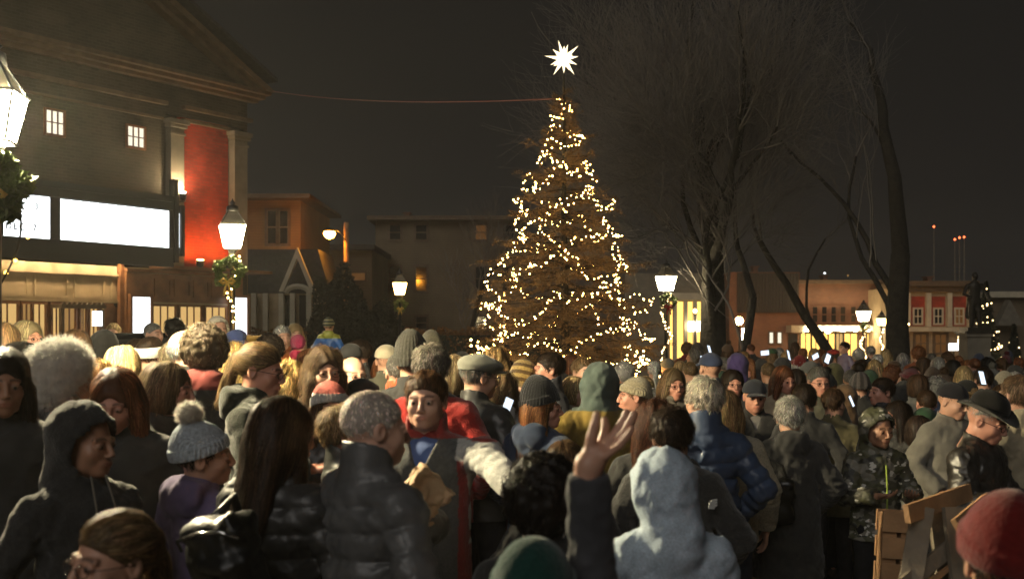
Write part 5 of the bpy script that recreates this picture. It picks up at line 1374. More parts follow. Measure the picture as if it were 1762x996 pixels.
# ------------------------------------------------------------------ pallets and crates at the lower right
def pallet(name, loc, rot, W, Hh, mat, label, n=3, gap=.05, thick=.022, posts=3):
    r = tag(empty(name, loc), label, 'pallet', 'wooden pallets stacked at the lower right'); r.rotation_euler = rot
    sh = (Hh - gap * (n - 1)) / n
    for i in range(n): 
        b = MB(); z = i * (sh + gap); j = rng.uniform(-.004, .004); b.box(-W / 2 + j, W / 2 + j, -.03 - thick, -.03, z, z + sh); b.build('slat', mat, r)
    for i in range(posts): x = -W / 2 + .04 + (W - .08) * i / (posts - 1); MB().box(x - .035, x + .035, -.029, .045, .0, Hh - .01).build('batten', mat, r)
    for i in range(n): z = i * (sh + gap); MB().box(-W / 2, W / 2, .046, .046 + thick, z, z + sh).build('slat', mat, r)
    return r
d = 5.6; c = at(1524, 880, d); pallet('wooden_pallet', (c.x + .02, d, c.z - .86), (math.radians(-4), math.radians(4), 0), .17, .86, M['rawwood'], 'upright pallet of new pine slats in front of the camouflage coat', n=7, gap=.026, posts=2)
def stick(root, a, b_, w, t, mat, name, roll=0):
    o0 = Vector(root.location); dv = b_ - a; L = dv.length; m = MB(); m.box(0, L, -t / 2, t / 2, -w / 2, w / 2); ob = m.build(name, mat, root); ob.location = a - o0; ob.rotation_mode = 'QUATERNION'
    x = dv.normalized(); y = (Vector((roll, 1, 0)) - x * (Vector((roll, 1, 0)).dot(x))).normalized(); z = x.cross(y); ob.rotation_quaternion = Matrix((x, y, z)).transposed().to_quaternion(); return ob
def frame_stack(name, label, sticks, base):
    r = tag(empty(name, at(*base)), label, 'pallet', 'wooden pallets stacked at the lower right')
    for (x0, y0, d0, x1, y1, d1, wpx, mt, roll) in sticks: stick(r, at(x0, y0, d0), at(x1, y1, d1), wpx * (d0 + d1) / 2 / F, .022, M[mt], 'board', roll)
frame_stack('wooden_crate', 'weathered grey crate with an orange edge leaning beside the new pine pallet', [
  (1588, 872, 4.60, 1546, 1120, 4.40, 38, 'greywood', .3), (1560, 884, 4.50, 1668, 846, 4.9, 30, 'rawwood', .5), (1640, 872, 4.62, 1668, 1120, 4.5, 40, 'greywood', -.3), (1612, 880, 4.8, 1640, 1120, 4.8, 30, 'greywood', -.2),
  (1550, 1010, 4.46, 1655, 925, 4.70, 26, 'greywood', .2), (1566, 1025, 4.42, 1662, 955, 4.66, 8, 'rawwood', .2), (1590, 985, 4.9, 1690, 985, 4.9, 60, 'greywood', 0)], (1600, 1100, 4.7))
frame_stack('wooden_crate', 'dark grey crate with a short amber board, right behind the red knit hat', [
  (1650, 912, 4.30, 1704, 866, 4.55, 40, 'rawwood', .4), (1702, 880, 4.5, 1738, 1120, 4.3, 34, 'greywood', -.3), (1675, 910, 4.7, 1690, 1120, 4.6, 34, 'greywood', 0), (1668, 940, 4.8, 1760, 920, 4.9, 44, 'greywood', 0), (1668, 1000, 4.85, 1760, 985, 4.9, 44, 'greywood', 0)], (1700, 1100, 4.6))

for (px, py, d, w_, h_, lab, mt) in ((700, 368, 74, 9, 10, 'brick chimney on the drab three storey building', 'brick_row'), (1300, 460, 78, 8, 12, 'square chimney above the ribbed shop roof', 'brick_row'), (1420, 476, 78, 7, 9, 'small chimney above the glowing shop row', 'brick_row'), (1600, 478, 71, 8, 9, 'chimney on the ornate red fronted building', 'brick_row')):
    c = at(px, py, d); tag(MB().box(c.x - w_ * d / F / 2, c.x + w_ * d / F / 2, d, d + .8, c.z - h_ * d / F * 1.6, c.z).box(c.x - w_ * d / F / 2 - .08, c.x + w_ * d / F / 2 + .08, d - .08, d + .88, c.z + .002, c.z + .1).build('chimney', M[mt]), lab, 'chimney')
# ================================================================== the people one can tell apart
K = dict
BK = (.036, .035, .033); DG = (.06, .057, .052); NV = (.020, .030, .060); OL = (.10, .085, .035); GY = (.12, .115, .10); BR = (.06, .035, .02); RD = (.22, .022, .018)
# --- nearest row
person(196, 878, 2.75, -48, 'girl in glasses with pulled back light brown hair at the bottom left, closest to us', K(collar='stand'), BK, hair='ponytail', hc='light', kind='f', glasses=True, hy=10, hp=2, hr=4, pose='down')
HG = person(140, 688, 3.9, 52, 'girl in black hooded sweatshirt turned in profile to the right', K(collar='hood_up', fem=1), (.036, .035, .034), 'fleece', kind='f', skin='t', hy=18, hp=4, pose='pocket')
for x in (-.028, .028): MB().tube([(x, -.105, 1.50), (x * 1.3, -.150, 1.40), (x * 1.2, -.168, 1.30), (x * 1.5, -.172, 1.22)], .0035, 5).build('drawstring', M['stone'], HG['root'], smooth=True)
person(205, 630, 4.75, 12, 'woman with long auburn hair and bangs looking down behind the black hood', K(collar='stand'), BK, hair='long', hc='auburn', kind='f', skin='r', hp=20, hy=-8)
person(2, 600, 4.5, 20, 'woman with long dark hair cut off by the left edge', K(collar='stand'), BK, hair='long', hc='dark', kind='f', skin='t', hy=10, hp=6)
person(38, 590, 5.2, 30, 'dark haired head just right of the woman at the left edge', K(collar='high'), BK, hair='bob', hc='dark', kind='f', hy=40)
person(346, 720, 4.35, 140, 'child in purple jacket wearing a grey knit hat with a big pompom', K(collar='hood_down', th=.02), (.13, .10, .19), 'fabric', hair='short', hc='dark', kind='k', hat='pom', hatc=(.42, .47, .52), pomc=(.62, .58, .52), hy=-35, hr=-8, pose='down')
person(478, 683, 3.85, 150, 'woman with long streaked dark hair in a shiny black quilted coat with backpack', K(style='puffer', collar='stand', hem=.7), (.036, .035, .034), 'nylon', hair='long', hc=(.045, .024, .012), kind='f', hy=-18, hp=8, pose='fwd')
F7 = person(636, 670, 3.72, 138, 'balding white haired man in grey quilted jacket holding a paper bag', K(style='puffer', collar='high', bulk=1.05, th=.026), (.095, .095, .095), 'nylon', hair='crop', hc=(.88, .76, .65), kind='o', skin='l', hy=-22, hp=6,
       pose=lambda L: ('down', (L(742, 905, 4.25), L(716, 886, 4.2))), hands=True)
F8 = person(733, 638, 4.85, -9, 'smiling man in grey and red fleece over a blue shirt, one white sleeve outstretched', K(collar='high', vneck=.20, th=.026, bulk=1.04, fold=.0045), (.085, .087, .084), 'fleece', hair='short', hc=(.13, .065, .028), kind='m', skin='l', hy=2, hp=1, shirt=(.09, .14, .32), legc=(.16, .14, .09),
       ccol=lambda V: np.where(((V[:, 2] > 1.455))[:, None], v3(2.9, .4, .35), np.where(((V[:, 0] > .185) & (V[:, 2] > 1.02) | (V[:, 0] > .145) & (V[:, 2] > 1.37))[:, None], v3(5.6, 5.4, 5.2), np.where((np.abs(np.abs(V[:, 0]) - .175) < .022)[:, None] & (V[:, 1] < .1)[:, None], v3(2.5, .3, .28), v3(1, 1, 1)))).astype(np.float32),
       pose=lambda L: ('pocket', (L(832, 782, 4.68), L(885, 842, 4.40))))
# hand and bag
c = at(726, 856, 4.0); bag = MB()
pb = []
def bagf(p):
    q = p.copy(); w = 1 + 1.2 * (p[:, 2] + .05); q[:, 0] /= w; q[:, 1] = q[:, 1] / (1.15 - 3.5 * np.clip(p[:, 2], -.05, .12))
    d = rbox(q, (0, 0, 0), (.060, .040, .110), .010) * .8
    d = d + .006 * wav(p, 3, 26) - .010 * (np.abs(wav(p, 8, 34, (1, 1, .6))) - .4) - .005 * (np.abs(wav(p, 18, 80)) - .4)
    return np.maximum(d, p[:, 2] - (.088 + .014 * wav(p, 9, 26, (1, .2, 0))))
V, Q = polygonise(bagf, (-.15, -.09, -.15), (.15, .09, .16), .0055); o = bpy.data.objects.new('paper_bag', mesh_np('paper_bag', V, Q, M['paper'], smooth=False)); link(o); o.location = c; o.rotation_euler = (math.radians(10), math.radians(38), math.radians(15)); o.scale = (1.08, 1.0, 1.05)
tag(o, 'crumpled brown paper bag held between the white haired man and the smiling man', 'bag')
# raised hand of the person with the green beanie
G = person(918, 922, 2.45, 178, 'person in dark green knit hat at the bottom edge with one arm raised', K(collar='high', hem=.9), (.06, .06, .066), 'fabric', hair='short', hc='dark', hat='softcap', hatc=(.012, .05, .040), hatm='fleece', pose=lambda L: (L and (L(1022, 1030, 2.55), L(1012, 822, 2.50)), 'down'), hands='none0', kind='m')
def raised_hand(info, d=2.5):
    root = info['root']; 
    def w(px, py, dd=0.0): p = at(px, py, d + dd); return np.array(p[:], np.float32)
    wrist = w(1006, 838); palm0 = w(1014, 800); 
    chains = [[w(1012, 790, .0), w(1018, 752, -.01), w(1024, 730, -.012), w(1027, 713, -.010)],          # thumb
              [w(1030, 772, .01), w(1040, 748, .02), w(1042, 733, .030), w(1040, 722, .040)],
              [w(1040, 770, .0), w(1064, 738, .01), w(1074, 722, .012), w(1078, 709, .012)],
              [w(1044, 776, -.005), w(1070, 750, -.01), w(1082, 730, -.012), w(1091, 712, -.014)],
              [w(1042, 784, -.02), w(1066, 766, -.03), w(1078, 752, -.035), w(1087, 738, -.038)]]
    R = [(.0125, .0115, .010, .0085), (.0105, .010, .0092, .008), (.0105, .010, .0092, .008), (.0100, .0095, .0088, .0078), (.0092, .0085, .0078, .007)]
    def f(p):
        dd = rcone(p, wrist - v3(0, 0, .07), wrist, .026, .024); dd = smin(dd, rcone(p, wrist, palm0, .025, .030), .02)
        dd = smin(dd, rcone(p, palm0, w(1030, 782), .028, .024), .015); dd = smin(dd, rcone(p, w(1012, 795), w(1020, 770), .020, .013), .012)
        fd = None
        for ch, r in zip(chains, R):
            cc_ = None
            for k in range(3): e = rcone(p, ch[k], ch[k + 1], r[k], r[k + 1]); cc_ = e if cc_ is None else smin(cc_, e, .003)
            fd = cc_ if fd is None else np.minimum(fd, cc_)
        return smin(dd, fd, .006)
    c = w(1040, 780); V, Q = polygonise(f, c - .14, c + .14, .004)
    me = root.data.copy(); root.data = me
    Mi = np.array((Matrix.Translation(root.location) @ root.rotation_euler.to_matrix().to_4x4() @ Matrix.Diagonal((*root.scale, 1))).inverted()); V = (np.c_[V, np.ones(len(V))] @ Mi.T)[:, :3]
    n0 = len(me.vertices); import bmesh
    bm = bmesh.new(); bm.from_mesh(me); lay = bm.verts.layers.float_color['Col']; vs = [bm.verts.new(v) for v in V]
    for v in vs: v[lay] = (0, 0, 0, 1)
    for q in Q:
        fc = bm.faces.new([vs[i] for i in q]); fc.smooth = True; fc.material_index = 0
    bm.to_mesh(me); bm.free()
raised_hand(G)
person(935, 786, 3.4, 176, 'child with a round mop of dark curly hair beside the raised arm', K(collar='stand'), BK, 'fabric', hair='curly', hc=(.022, .016, .012), kind='k', skin='d', hs=1.22, pose='down')
person(1150, 766, 3.65, 186, 'child in pale blue grey hooded sweatshirt seen from behind, lower centre right', K(collar='hood_up', hem=.75, th=.026, fold=.012), (.42, .50, .58), 'heather', hr=8, hp=6, kind='k', pose='fwd')
person(1735, 842, 2.55, 170, 'child in red knit hat at the lower right corner', K(collar='hood_down'), (.17, .035, .05), 'nylon', hair='short', hc='dark', hat='softcap', hatc=(.14, .012, .010), hatm='fleece', kind='k', pose='down', hs=1.25)
# --- second row
F12 = person(1158, 698, 4.9, 178, 'person with messy dark brown hair in a black jacket with a small white shoulder mark', K(collar='stand', bulk=1.08, th=.026), (.036, .035, .034), 'fleece', hair='thick', hc='dark', kind='m', hr=3)
b = MB()
for k in range(3):
    pts = []
    for i in range(9): a = math.radians(8 + 82 * i / 8); r = .030 - .009 * k; pts.append((-math.cos(a) * r + .03, 0, math.sin(a) * r - k * .0))
    for i in range(8):
        (x0, _, z0), (x1, _, z1) = pts[i], pts[i + 1]; s_ = (r + .0055) / r; b.box(min(x0, x1) - .003, max(x0, x1) + .003, -.001, .001, min(z0, z1) - .003, max(z0, z1) + .003)
o = b.build('jacket_mark', principled('white_print', (.75, .75, .72), .6), F12['root']); o.matrix_local = Matrix.Translation((-.145, .165, 1.30)) @ Matrix.Rotation(PI + .45, 4, 'Z') @ Matrix.Scale(1.3, 4)
person(1128, 690, 5.6, 165, 'person with loose reddish brown hair just left of the messy dark hair', K(collar='stand'), BK, hair='wavy', hc=(.09, .035, .018), kind='f')
person(972, 758, 4.6, 170, 'child with light brown hair just left of the raised hand', K(collar='stand'), (.03, .03, .03), hair='short', hc=(.13, .075, .035), kind='k')
person(1213, 647, 6.0, 184, 'man with thick white hair in a navy quilted jacket, back turned', K(style='puffer', collar='high', bulk=1.05, th=.028), (.040, .062, .115), 'nylon', hair='thick', hc=(.55, .50, .40), kind='m', hy=20, legc=(.02, .02, .03), pose='pocket')
person(1247, 672, 6.5, 176, 'woman with long blond hair in a cream cable knit sweater', K(collar='stand', hem=.80, fem=1, th=.030, bulk=1.05, fold=.006), (.46, .40, .28), 'knit', hair='long', hc=(.26, .17, .08), kind='f', legc=(.03, .035, .05), pose='down')
person(1358, 682, 6.9, 182, 'woman with short silver hair in a long black hooded coat', K(collar='hood_down', hem=.52, bulk=1.10, th=.034, fold=.010), (.036, .035, .034), 'fabric', hair='thick', hc=(.50, .48, .42), kind='f', hy=-12, legc=(.06, .05, .045), pose='pocket')
c = at(1322, 860, 6.75); 
def purse(c, label, s=1.0, m=None, rz=0.):
    f = lambda p: rbox(p, (0, 0, 0), (.15 * s, .06 * s, .13 * s), .04 * s) + .010 * wav(p, 5, 18)
    V, Q = polygonise(f, (-.22, -.12, -.2), (.22, .12, .2), .014); o = tag(empty('handbag', c, rz), label, 'bag')
    q = bpy.data.objects.new('pouch', mesh_np('pouch', V, Q, M['leather'])); link(q, o); q.color = (.025, .02, .018, 1)
    MB().tube([(-.11 * s, 0, .11 * s), (-.08 * s, -.01, .20 * s), (0, -.01, .25 * s), (.08 * s, -.01, .20 * s), (.11 * s, 0, .11 * s)], .008, 6).build('strap', M['black_metal'], o, smooth=True)
purse(c, 'dark handbag hanging at the side of the long black coat')
KID = person(1508, 699, 7.0, 8, 'boy in grey camouflage jacket with a lime zip and black hood', K(collar='hood_up', hem=.80, th=.030, fold=.010), (.05, .05, .04), 'camo', skin='t', kind='k', hy=10, hp=6, pose='fwd', legc=(.012, .012, .014))
MB().tube([(.0, -.158, 1.37), (0, -.175, 1.2), (0, -.172, 1.02), (0, -.178, .84)], .007, 5).build('zip', emitter('x', (1, 1, 1), 0) if False else principled('lime_tape', (.32, .42, .06), .5), KID['root'])
person(1580, 715, 7.7, 170, 'person in bulky black puffer between the camouflage jacket and the leather jacket', K(style='puffer', collar='high', bulk=1.05), BK, 'nylon', hair='bob', hc=(.05, .03, .02), kind='f')
person(1544, 690, 8.2, -60, 'woman in profile with dark brown hair behind the camouflage jacket', K(collar='scarf'), DG, 'check', hair='long', hc='dark', kind='f', skin='r', hy=-10)
person(1684, 664, 6.0, 40, 'elderly man in black brimmed hat, glasses and black leather jacket', K(collar='stand', hem=.78, th=.028, bulk=1.1, fold=.011), (.030, .026, .022), 'leather', hair='crop', hc='grey', hat='fedora', hatc=(.012, .011, .010), hatm='fabric', kind='o', skin='r', glasses=True, hy=8, hp=22, pose='fwd')
person(1750, 645, 6.6, 200, 'person in pale beige coat at the right edge, back turned', K(collar='hood_down', bulk=1.1, th=.03), (.34, .29, .20), 'fabric', hair='short', hc=(.16, .10, .06), kind='f')
person(1633, 655, 7.6, 25, 'man in dark cap and light grey jacket left of the black brimmed hat', K(collar='stand', bulk=1.12, th=.034, fold=.006), (.19, .175, .145), 'fabric', hair='crop', hc='dark', hat='cap', hatc=(.015, .014, .018), hatm='fabric', hp=14, hy=10)
# --- left middle
person(106, 580, 5.1, 155, 'person in a big white fur hat and black coat with a red collar patch', K(collar='high', bulk=1.08), (.036, .035, .034), 'nylon', hair=None, hat='fur', hatc=(.86, .83, .76), hatm='fur', hy=-28, kind='f', ccol=lambda V: np.where(((V[:, 2] > 1.40) & (V[:, 2] < 1.47) & (V[:, 0] < -.04) & (V[:, 1] > 0))[:, None], v3(12, .8, .6), v3(1, 1, 1)).astype(np.float32))
person(285, 623, 5.2, 72, 'woman with smooth light brown bob in profile to the right, grey jacket', K(collar='stand'), (.050, .052, .052), 'fabric', hair='bob', hc=(.19, .13, .07), kind='f', skin='r', hy=12, hp=4)
person(352, 561, 6.3, 185, 'tall man with curly grey brown hair and red lined collar, back turned', K(collar='hood_down', bulk=1.08), (.036, .035, .034), 'fabric', hair='curly', hc=(.16, .12, .075), kind='m', ccol=lambda V: np.where((V[:, 2] > 1.435)[:, None], v3(4.5, .9, .8), v3(1, 1, 1)).astype(np.float32))
person(322, 566, 6.9, 150, 'man with bald pale head just left of the curly grey brown hair', K(collar='stand'), BK, hair='fringe_rim', hc='silver', kind='o', skin='l', hy=-20)
person(440, 588, 5.7, 88, 'woman in glasses with hair tied back, black woolly coat, profile to the right', K(collar='hood_down', bulk=1.06), (.022, .024, .018), 'fleece', hair='ponytail', hc=(.20, .13, .06), kind='f', skin='r', glasses=True, hy=-6, hp=12, pose='fwd')
person(556, 598, 6.4, 12, 'woman with wavy dark blond hair and glasses above the pink and white knit hat', K(collar='hood_down'), (.17, .15, .11), 'fabric', hair='wavy', hc=(.12, .075, .040), kind='f', glasses=True, hy=12, hp=4)
person(500, 622, 6.6, 140, 'person with long bright blond hair between the glasses wearers', K(collar='stand'), (.07, .06, .05), 'fabric', hair='wavy', hc=(.52, .34, .13), kind='f')
person(606, 612, 7.6, 22, 'bald man with moustache and glasses behind the black beret', K(collar='stand'), (.035, .035, .03), 'fabric', hair='fringe_rim', hc='grey', kind='o', skin='l', glasses=True, hy=10, hp=4)
person(566, 656, 5.8, 6, 'girl in white ribbed knit hat with a pink top', K(collar='stand'), (.04, .035, .035), 'nylon', hair='long', hc=(.10, .05, .025), hat='beanie', hatc=(.62, .58, .52), hatcol=lambda V: np.where((V[:, 2] > .085)[:, None], v3(.62, .16, .14), v3(1, 1, 1)).astype(np.float32), kind='f', skin='r', hy=14)
person(594, 694, 5.0, 95, 'boy with short light brown hair in dark quilted jacket behind the white haired man', K(style='puffer', collar='high'), (.03, .03, .026), 'nylon', hair='thick', hc=(.20, .13, .06), kind='k', skin='r', hy=8)
person(622, 654, 6.6, 175, 'person in black flat beret behind the white haired man', K(collar='stand'), BK, hair='short', hc='grey', hat='flatcap', hatc=(.014, .014, .013), hatm='fabric')
person(707, 566, 6.9, 186, 'tall person in grey green ribbed knit hat, back turned', K(collar='stand'), (.036, .035, .034), hair='short', hc='brown', hat='tallbeanie', hatc=(.055, .052, .042), hy=-25)
person(743, 567, 9.2, 175, 'person in olive grey knit hat behind the grey haired man in red', K(collar='stand'), (.03, .03, .03), hair='short', hc='dark', hat='tallbeanie', hatc=(.095, .085, .060))
person(688, 606, 7.2, 186, 'man with short grey hair in a rust orange jacket, back turned', K(collar='high', bulk=1.02), (.26, .065, .025), 'fabric', hair='crop', hc='pepper', kind='m', hy=8)
person(665, 592, 9.5, 178, 'man in pale cap and olive jacket left of the rust orange jacket', K(collar='stand'), (.09, .085, .06), 'fabric', hair='crop', hc='brown', hat='cap', hatc=(.40, .35, .25), hatm='fabric')
person(742, 591, 6.3, 176, 'big man with tousled grey hair in a bright red jacket, back turned', K(collar='high', bulk=1.12, th=.03), (.30, .022, .018), 'fleece', hair='thick', hc=(.20, .18, .15), kind='m', ccol=lambda V: np.where((V[:, 2] > 1.47)[:, None], v3(.10, .9, 1), v3(1, 1, 1)).astype(np.float32))
person(778, 612, 6.9, 186, 'grey haired woman half hidden between the red jacket and the flat cap', K(collar='stand'), BK, hair='bob', hc=(.30, .22, .12), kind='f')
person(818, 611, 6.6, 148, 'man in grey tweed flat cap and glasses, three quarters from behind', K(collar='stand'), (.036, .035, .034), 'nylon', hair='short', hc='pepper', hat='flatcap', hatc=(.17, .17, .14), hatm='fabric', glasses=True, hy=-28, hp=6, kind='o')
# --- centre middle
person(852, 598, 8.6, 175, 'woman with frizzy golden brown hair right of the tweed flat cap', K(collar='stand'), (.05, .05, .05), hair='wavy', hc=(.30, .19, .08), kind='f')
person(866, 640, 7.4, 160, 'person in white and black jacket looking at a lit phone', K(collar='hood_down', th=.03), (.05, .05, .05), 'nylon', hair='wavy', hc=(.16, .10, .05), kind='f', pose='fwd', ccol=lambda V: np.where((V[:, 2] > 1.33)[:, None], v3(10, 9.8, 9.3), v3(1, 1, 1)).astype(np.float32))
def phone(px, py, d, label, rz=0, tilt=0, s=1.0):
    c = at(px, py, d); r = tag(empty('phone', c, rz), label, 'phone', 'phones held up in the crowd'); r.rotation_euler = (math.radians(-20), math.radians(tilt), rz)
    MB().box(-.036 * s, .036 * s, 0, .009, -.072 * s, .072 * s).build('case', M['black_metal'], r); MB().box(-.033 * s, .033 * s, -.003, -.001, -.066 * s, .066 * s).build('screen', E['phone'], r)
phone(873, 698, 7.0, 'phone glowing in the hand of the person in the white and black jacket', .2, 25, .75)
person(897, 614, 8.4, 150, 'child in yellow, brown and black patterned knit hat with orange scarf', K(collar='scarf'), (.40, .12, .035), 'fabric', hair=None, hat='patterned', hatc=(.42, .29, .10), hatcol=lambda V: np.where((np.sqrt(V[:, 0] ** 2 + (V[:, 1] - .02) ** 2) < .045)[:, None] & (V[:, 2] > 0)[:, None], v3(.04, .07, .14), np.where((np.abs(np.sin(V[:, 2] * 55)) > .75)[:, None], v3(.25, .2, .2), v3(1, 1, 1))).astype(np.float32), kind='k', hp=20)
person(945, 606, 8.4, -78, 'boy with short dark hair in profile to the left, dark jacket', K(collar='high'), (.035, .035, .04), 'nylon', hair='short', hc='dark', kind='k', skin='r', hy=-6)
person(928, 645, 6.3, 138, 'woman in black hat and navy coat with long auburn hair, face turned right', K(collar='hood_down', bulk=1.08, th=.034, hem=.78), (.030, .042, .075), 'fabric', hair='long', hc=(.22, .09, .03), kind='f', hat='slouch', hatc=(.014, .014, .016), hatm='fleece', glasses=True, hy=-58, hp=2, skin='r')
person(1003, 615, 9.5, 30, 'fair haired person facing us behind the teal grey hood', K(collar='stand'), (.10, .09, .08), hair='short', hc='light', kind='f', skin='l')
person(990, 648, 8.8, 45, 'blond woman in glasses with a pale coat left of the teal grey hood', K(collar='stand'), (.42, .38, .28), 'fabric', hair='bob', hc='blond', kind='f', skin='l', glasses=True, ccol=lambda V: np.where((V[:, 2] < 1.25)[:, None], v3(.75, .6, 1.2), v3(1, 1, 1)).astype(np.float32))
person(1028, 621, 6.7, 184, 'person in teal grey hood and mustard yellow coat, back turned', K(collar='hood_up', bulk=1.12, th=.038, hem=.70, fold=.013), (.20, .135, .030), 'fabric', ccol=lambda V: np.where(((V[:, 2] > 1.47) & (np.sqrt(V[:, 0] ** 2 + V[:, 1] ** 2) < .19))[:, None], v3(.34, .66, 2.6), v3(1, 1, 1)).astype(np.float32), hr=-4, hy=-6)
person(1092, 648, 7.8, -70, 'girl in beige knit hat with black coat, face turned left', K(collar='stand', bulk=1.02), (.036, .035, .034), 'fabric', hair='short', hc='light', hat='beanie', hatc=(.34, .29, .19), kind='f', skin='r', hy=-18)
person(1158, 634, 8.6, 14, 'woman in glasses with long light brown hair left of the thick white hair', K(collar='scarf'), (.13, .11, .085), 'fabric', hair='long', hc=(.17, .11, .055), kind='f', glasses=True, hp=5, skin='r')
person(1261, 636, 9.4, 4, 'woman in glasses and brown hair behind the navy quilted jacket', K(collar='stand'), (.04, .035, .035), hair='bob', hc='dark', kind='f', skin='r', glasses=True)
person(1298, 651, 8.3, -4, 'man with moustache in a dark baseball cap and black coat, facing us', K(collar='stand', vneck=.16, bulk=1.08), (.026, .025, .024), 'fabric', hair='crop', hc='dark', hat='cap', hatc=(.020, .022, .030), hatm='fabric', kind='o', skin='r', shirt=(.16, .15, .14), hp=8)
person(1222, 606, 9.4, 195, 'man in blue cap and dark coat behind the thick white hair', K(collar='stand'), (.025, .03, .05), hair='crop', hc='brown', hat='cap', hatc=(.03, .04, .08), hatm='fabric')
person(1268, 606, 11.5, 185, 'person in violet hooded jacket, back turned', K(collar='hood_up', th=.034), (.060, .042, .13), 'fabric')
person(1347, 630, 10, 10, 'woman with straight auburn hair in a beige coat', K(collar='stand', hem=.6), (.30, .24, .16), 'fabric', hair='long', hc='auburn', kind='f', skin='r', hy=10, hp=8)
person(1408, 630, 9.0, 6, 'older woman with short grey hair and glasses facing us', K(collar='stand'), (.09, .085, .06), 'fabric', hair='short', hc='pepper', kind='f', skin='r', glasses=True, hp=6)
person(1384, 660, 8.0, 178, 'man with dark hair in a black coat right of the silver haired woman', K(collar='stand', bulk=1.05), (.036, .035, .034), hair='short', hc='dark')
person(1432, 668, 8.6, 170, 'person in olive drab coat, back turned, with short brown hair', K(collar='stand', bulk=1.1, hem=.65), (.105, .090, .045), 'fabric', hair='short', hc='brown', hy=-30)
phone(1465, 690, 8.3, 'small lit phone beside the olive drab coat', 1.0, -10, .6)
person(1452, 660, 9.6, 185, 'person in brown coat and hood beside the lit phone', K(collar='hood_up'), (.11, .065, .035), 'fabric')
person(1518, 650, 9.4, -75, 'man with wavy dark hair and checked scarf in profile to the left', K(collar='scarf'), (.06, .055, .06), 'check', hair='short', hc='dark', skin='r')
person(1479, 640, 10.5, 182, 'person with grey striped knit hat in the dark crowd', K(collar='stand'), BK, hair='short', hc='dark', hat='beanie', hatc=(.12, .10, .09), hatcol=lambda V: np.where((np.sin(np.arctan2(V[:, 0], V[:, 1]) * 12) > 0)[:, None], v3(.3, .3, .3), v3(1, 1, 1)).astype(np.float32))
phone(1690, 650, 8.5, 'bright phone held up behind the black brimmed hat', .5, 5, .75)
person(1692, 632, 10.5, 180, 'person in dark jacket filming with a bright phone behind the brimmed hat', K(collar='stand'), BK, hair='short', hc='dark', pose='up')
# --- children up on shoulders
def shoulders_base(px, yt, d, h): return at(px, yt, d).z - h
person(566, 546, 14, 176, 'child in blue jacket with yellow hood and striped knit hat, up on shoulders', K(collar='hood_down', th=.03), (.020, .10, .34), 'nylon', hair='short', hc='brown', hat='beanie', hatc=(.30, .28, .14), hatcol=lambda V: np.where((np.sin(V[:, 2] * 110) > 0)[:, None], v3(.1, .15, .15), v3(1, 1, 1)).astype(np.float32), kind='k', hs=1.25,
       ccol=lambda V: np.where(((V[:, 2] > 1.36))[:, None], v3(14, 3.0, .12), v3(1, 1, 1)).astype(np.float32), base=at(566, 546, 14).z - 1.02, lod=1)
person(560, 588, 14.2, 178, 'man in grey coat carrying the child in the blue and yellow jacket', K(collar='stand', bulk=1.1), (.06, .06, .06), hair='short', hc='brown')
person(514, 575, 12, 120, 'small girl in bright pink knit hat and pink quilted jacket, held up', K(style='puffer', collar='hood_down'), (.50, .03, .085), 'nylon', hair=None, hat='patterned', hatc=(.50, .05, .13), kind='k', hs=1.25, base=at(514, 575, 12).z - 1.0, lod=1)
person(1453, 588, 16, -70, 'small child in lavender jacket sitting up on shoulders before the shops', K(collar='stand'), (.16, .13, .20), 'nylon', hair='short', hc='dark', kind='k', hs=1.25, base=at(1453, 588, 16).z - 1.0, lod=1)
person(1449, 630, 16.1, 180, 'man carrying the child in the lavender jacket', K(collar='stand'), (.05, .05, .05), hair='short', hc='dark')
# backpack of the woman in the quilted coat
c = at(392, 990, 3.5)
def bp(p): return rbox(p, (0, 0, 0), (.125, .07, .19), .06) + .014 * wav(p, 5, 16) + .004 * wav(p, 8, 45)
V, Q = polygonise(bp, (-.22, -.14, -.26), (.22, .14, .26), .010); r = tag(empty('backpack', c, math.radians(60)), 'shiny black backpack worn by the woman with long streaked hair', 'backpack'); r.rotation_euler = (0, math.radians(-14), math.radians(-35))
o = bpy.data.objects.new('bag_body', mesh_np('bag_body', V, Q, M['nylon'])); link(o, r); o.color = (.018, .017, .016, 1)
MB().tube([(-.13, -.05, .10), (-.10, -.085, .13), (0, -.09, .14), (.10, -.085, .13), (.13, -.05, .10)], .006, 6).build('zip', M['chrome'], r, smooth=True); MB().tube([(-.12, -.06, -.05), (0, -.095, -.02), (.12, -.06, -.05)], .006, 6).build('zip', M['chrome'], r, smooth=True)
MB().tube([(-.08, .05, .18), (-.10, .16, .24), (-.11, .2, .05), (-.09, .06, -.16)], .016, 6).build('strap', M['black_metal'], r, smooth=True)

for px, py, d, rz, tl, lab in ((1221, 603, 12.5, .9, 8, 'upright glowing phone held above the blue cap'), (1316, 607, 14, 0, 85, 'phone glowing sideways above heads in front of the dark cars'), (1357, 611, 13, .9, 20, 'narrow phone glow below the ribbed shop front'), (1403, 613, 13.5, .3, 70, 'tilted phone glow in front of the shop doorway'), (1424, 617, 13, .2, 30, 'phone glow just left of the child in lavender'), (1210, 622, 11, .8, 5, 'dim phone among the heads below the yellow recess')):
    phone(px, py, d, lab, rz, tl, .85)
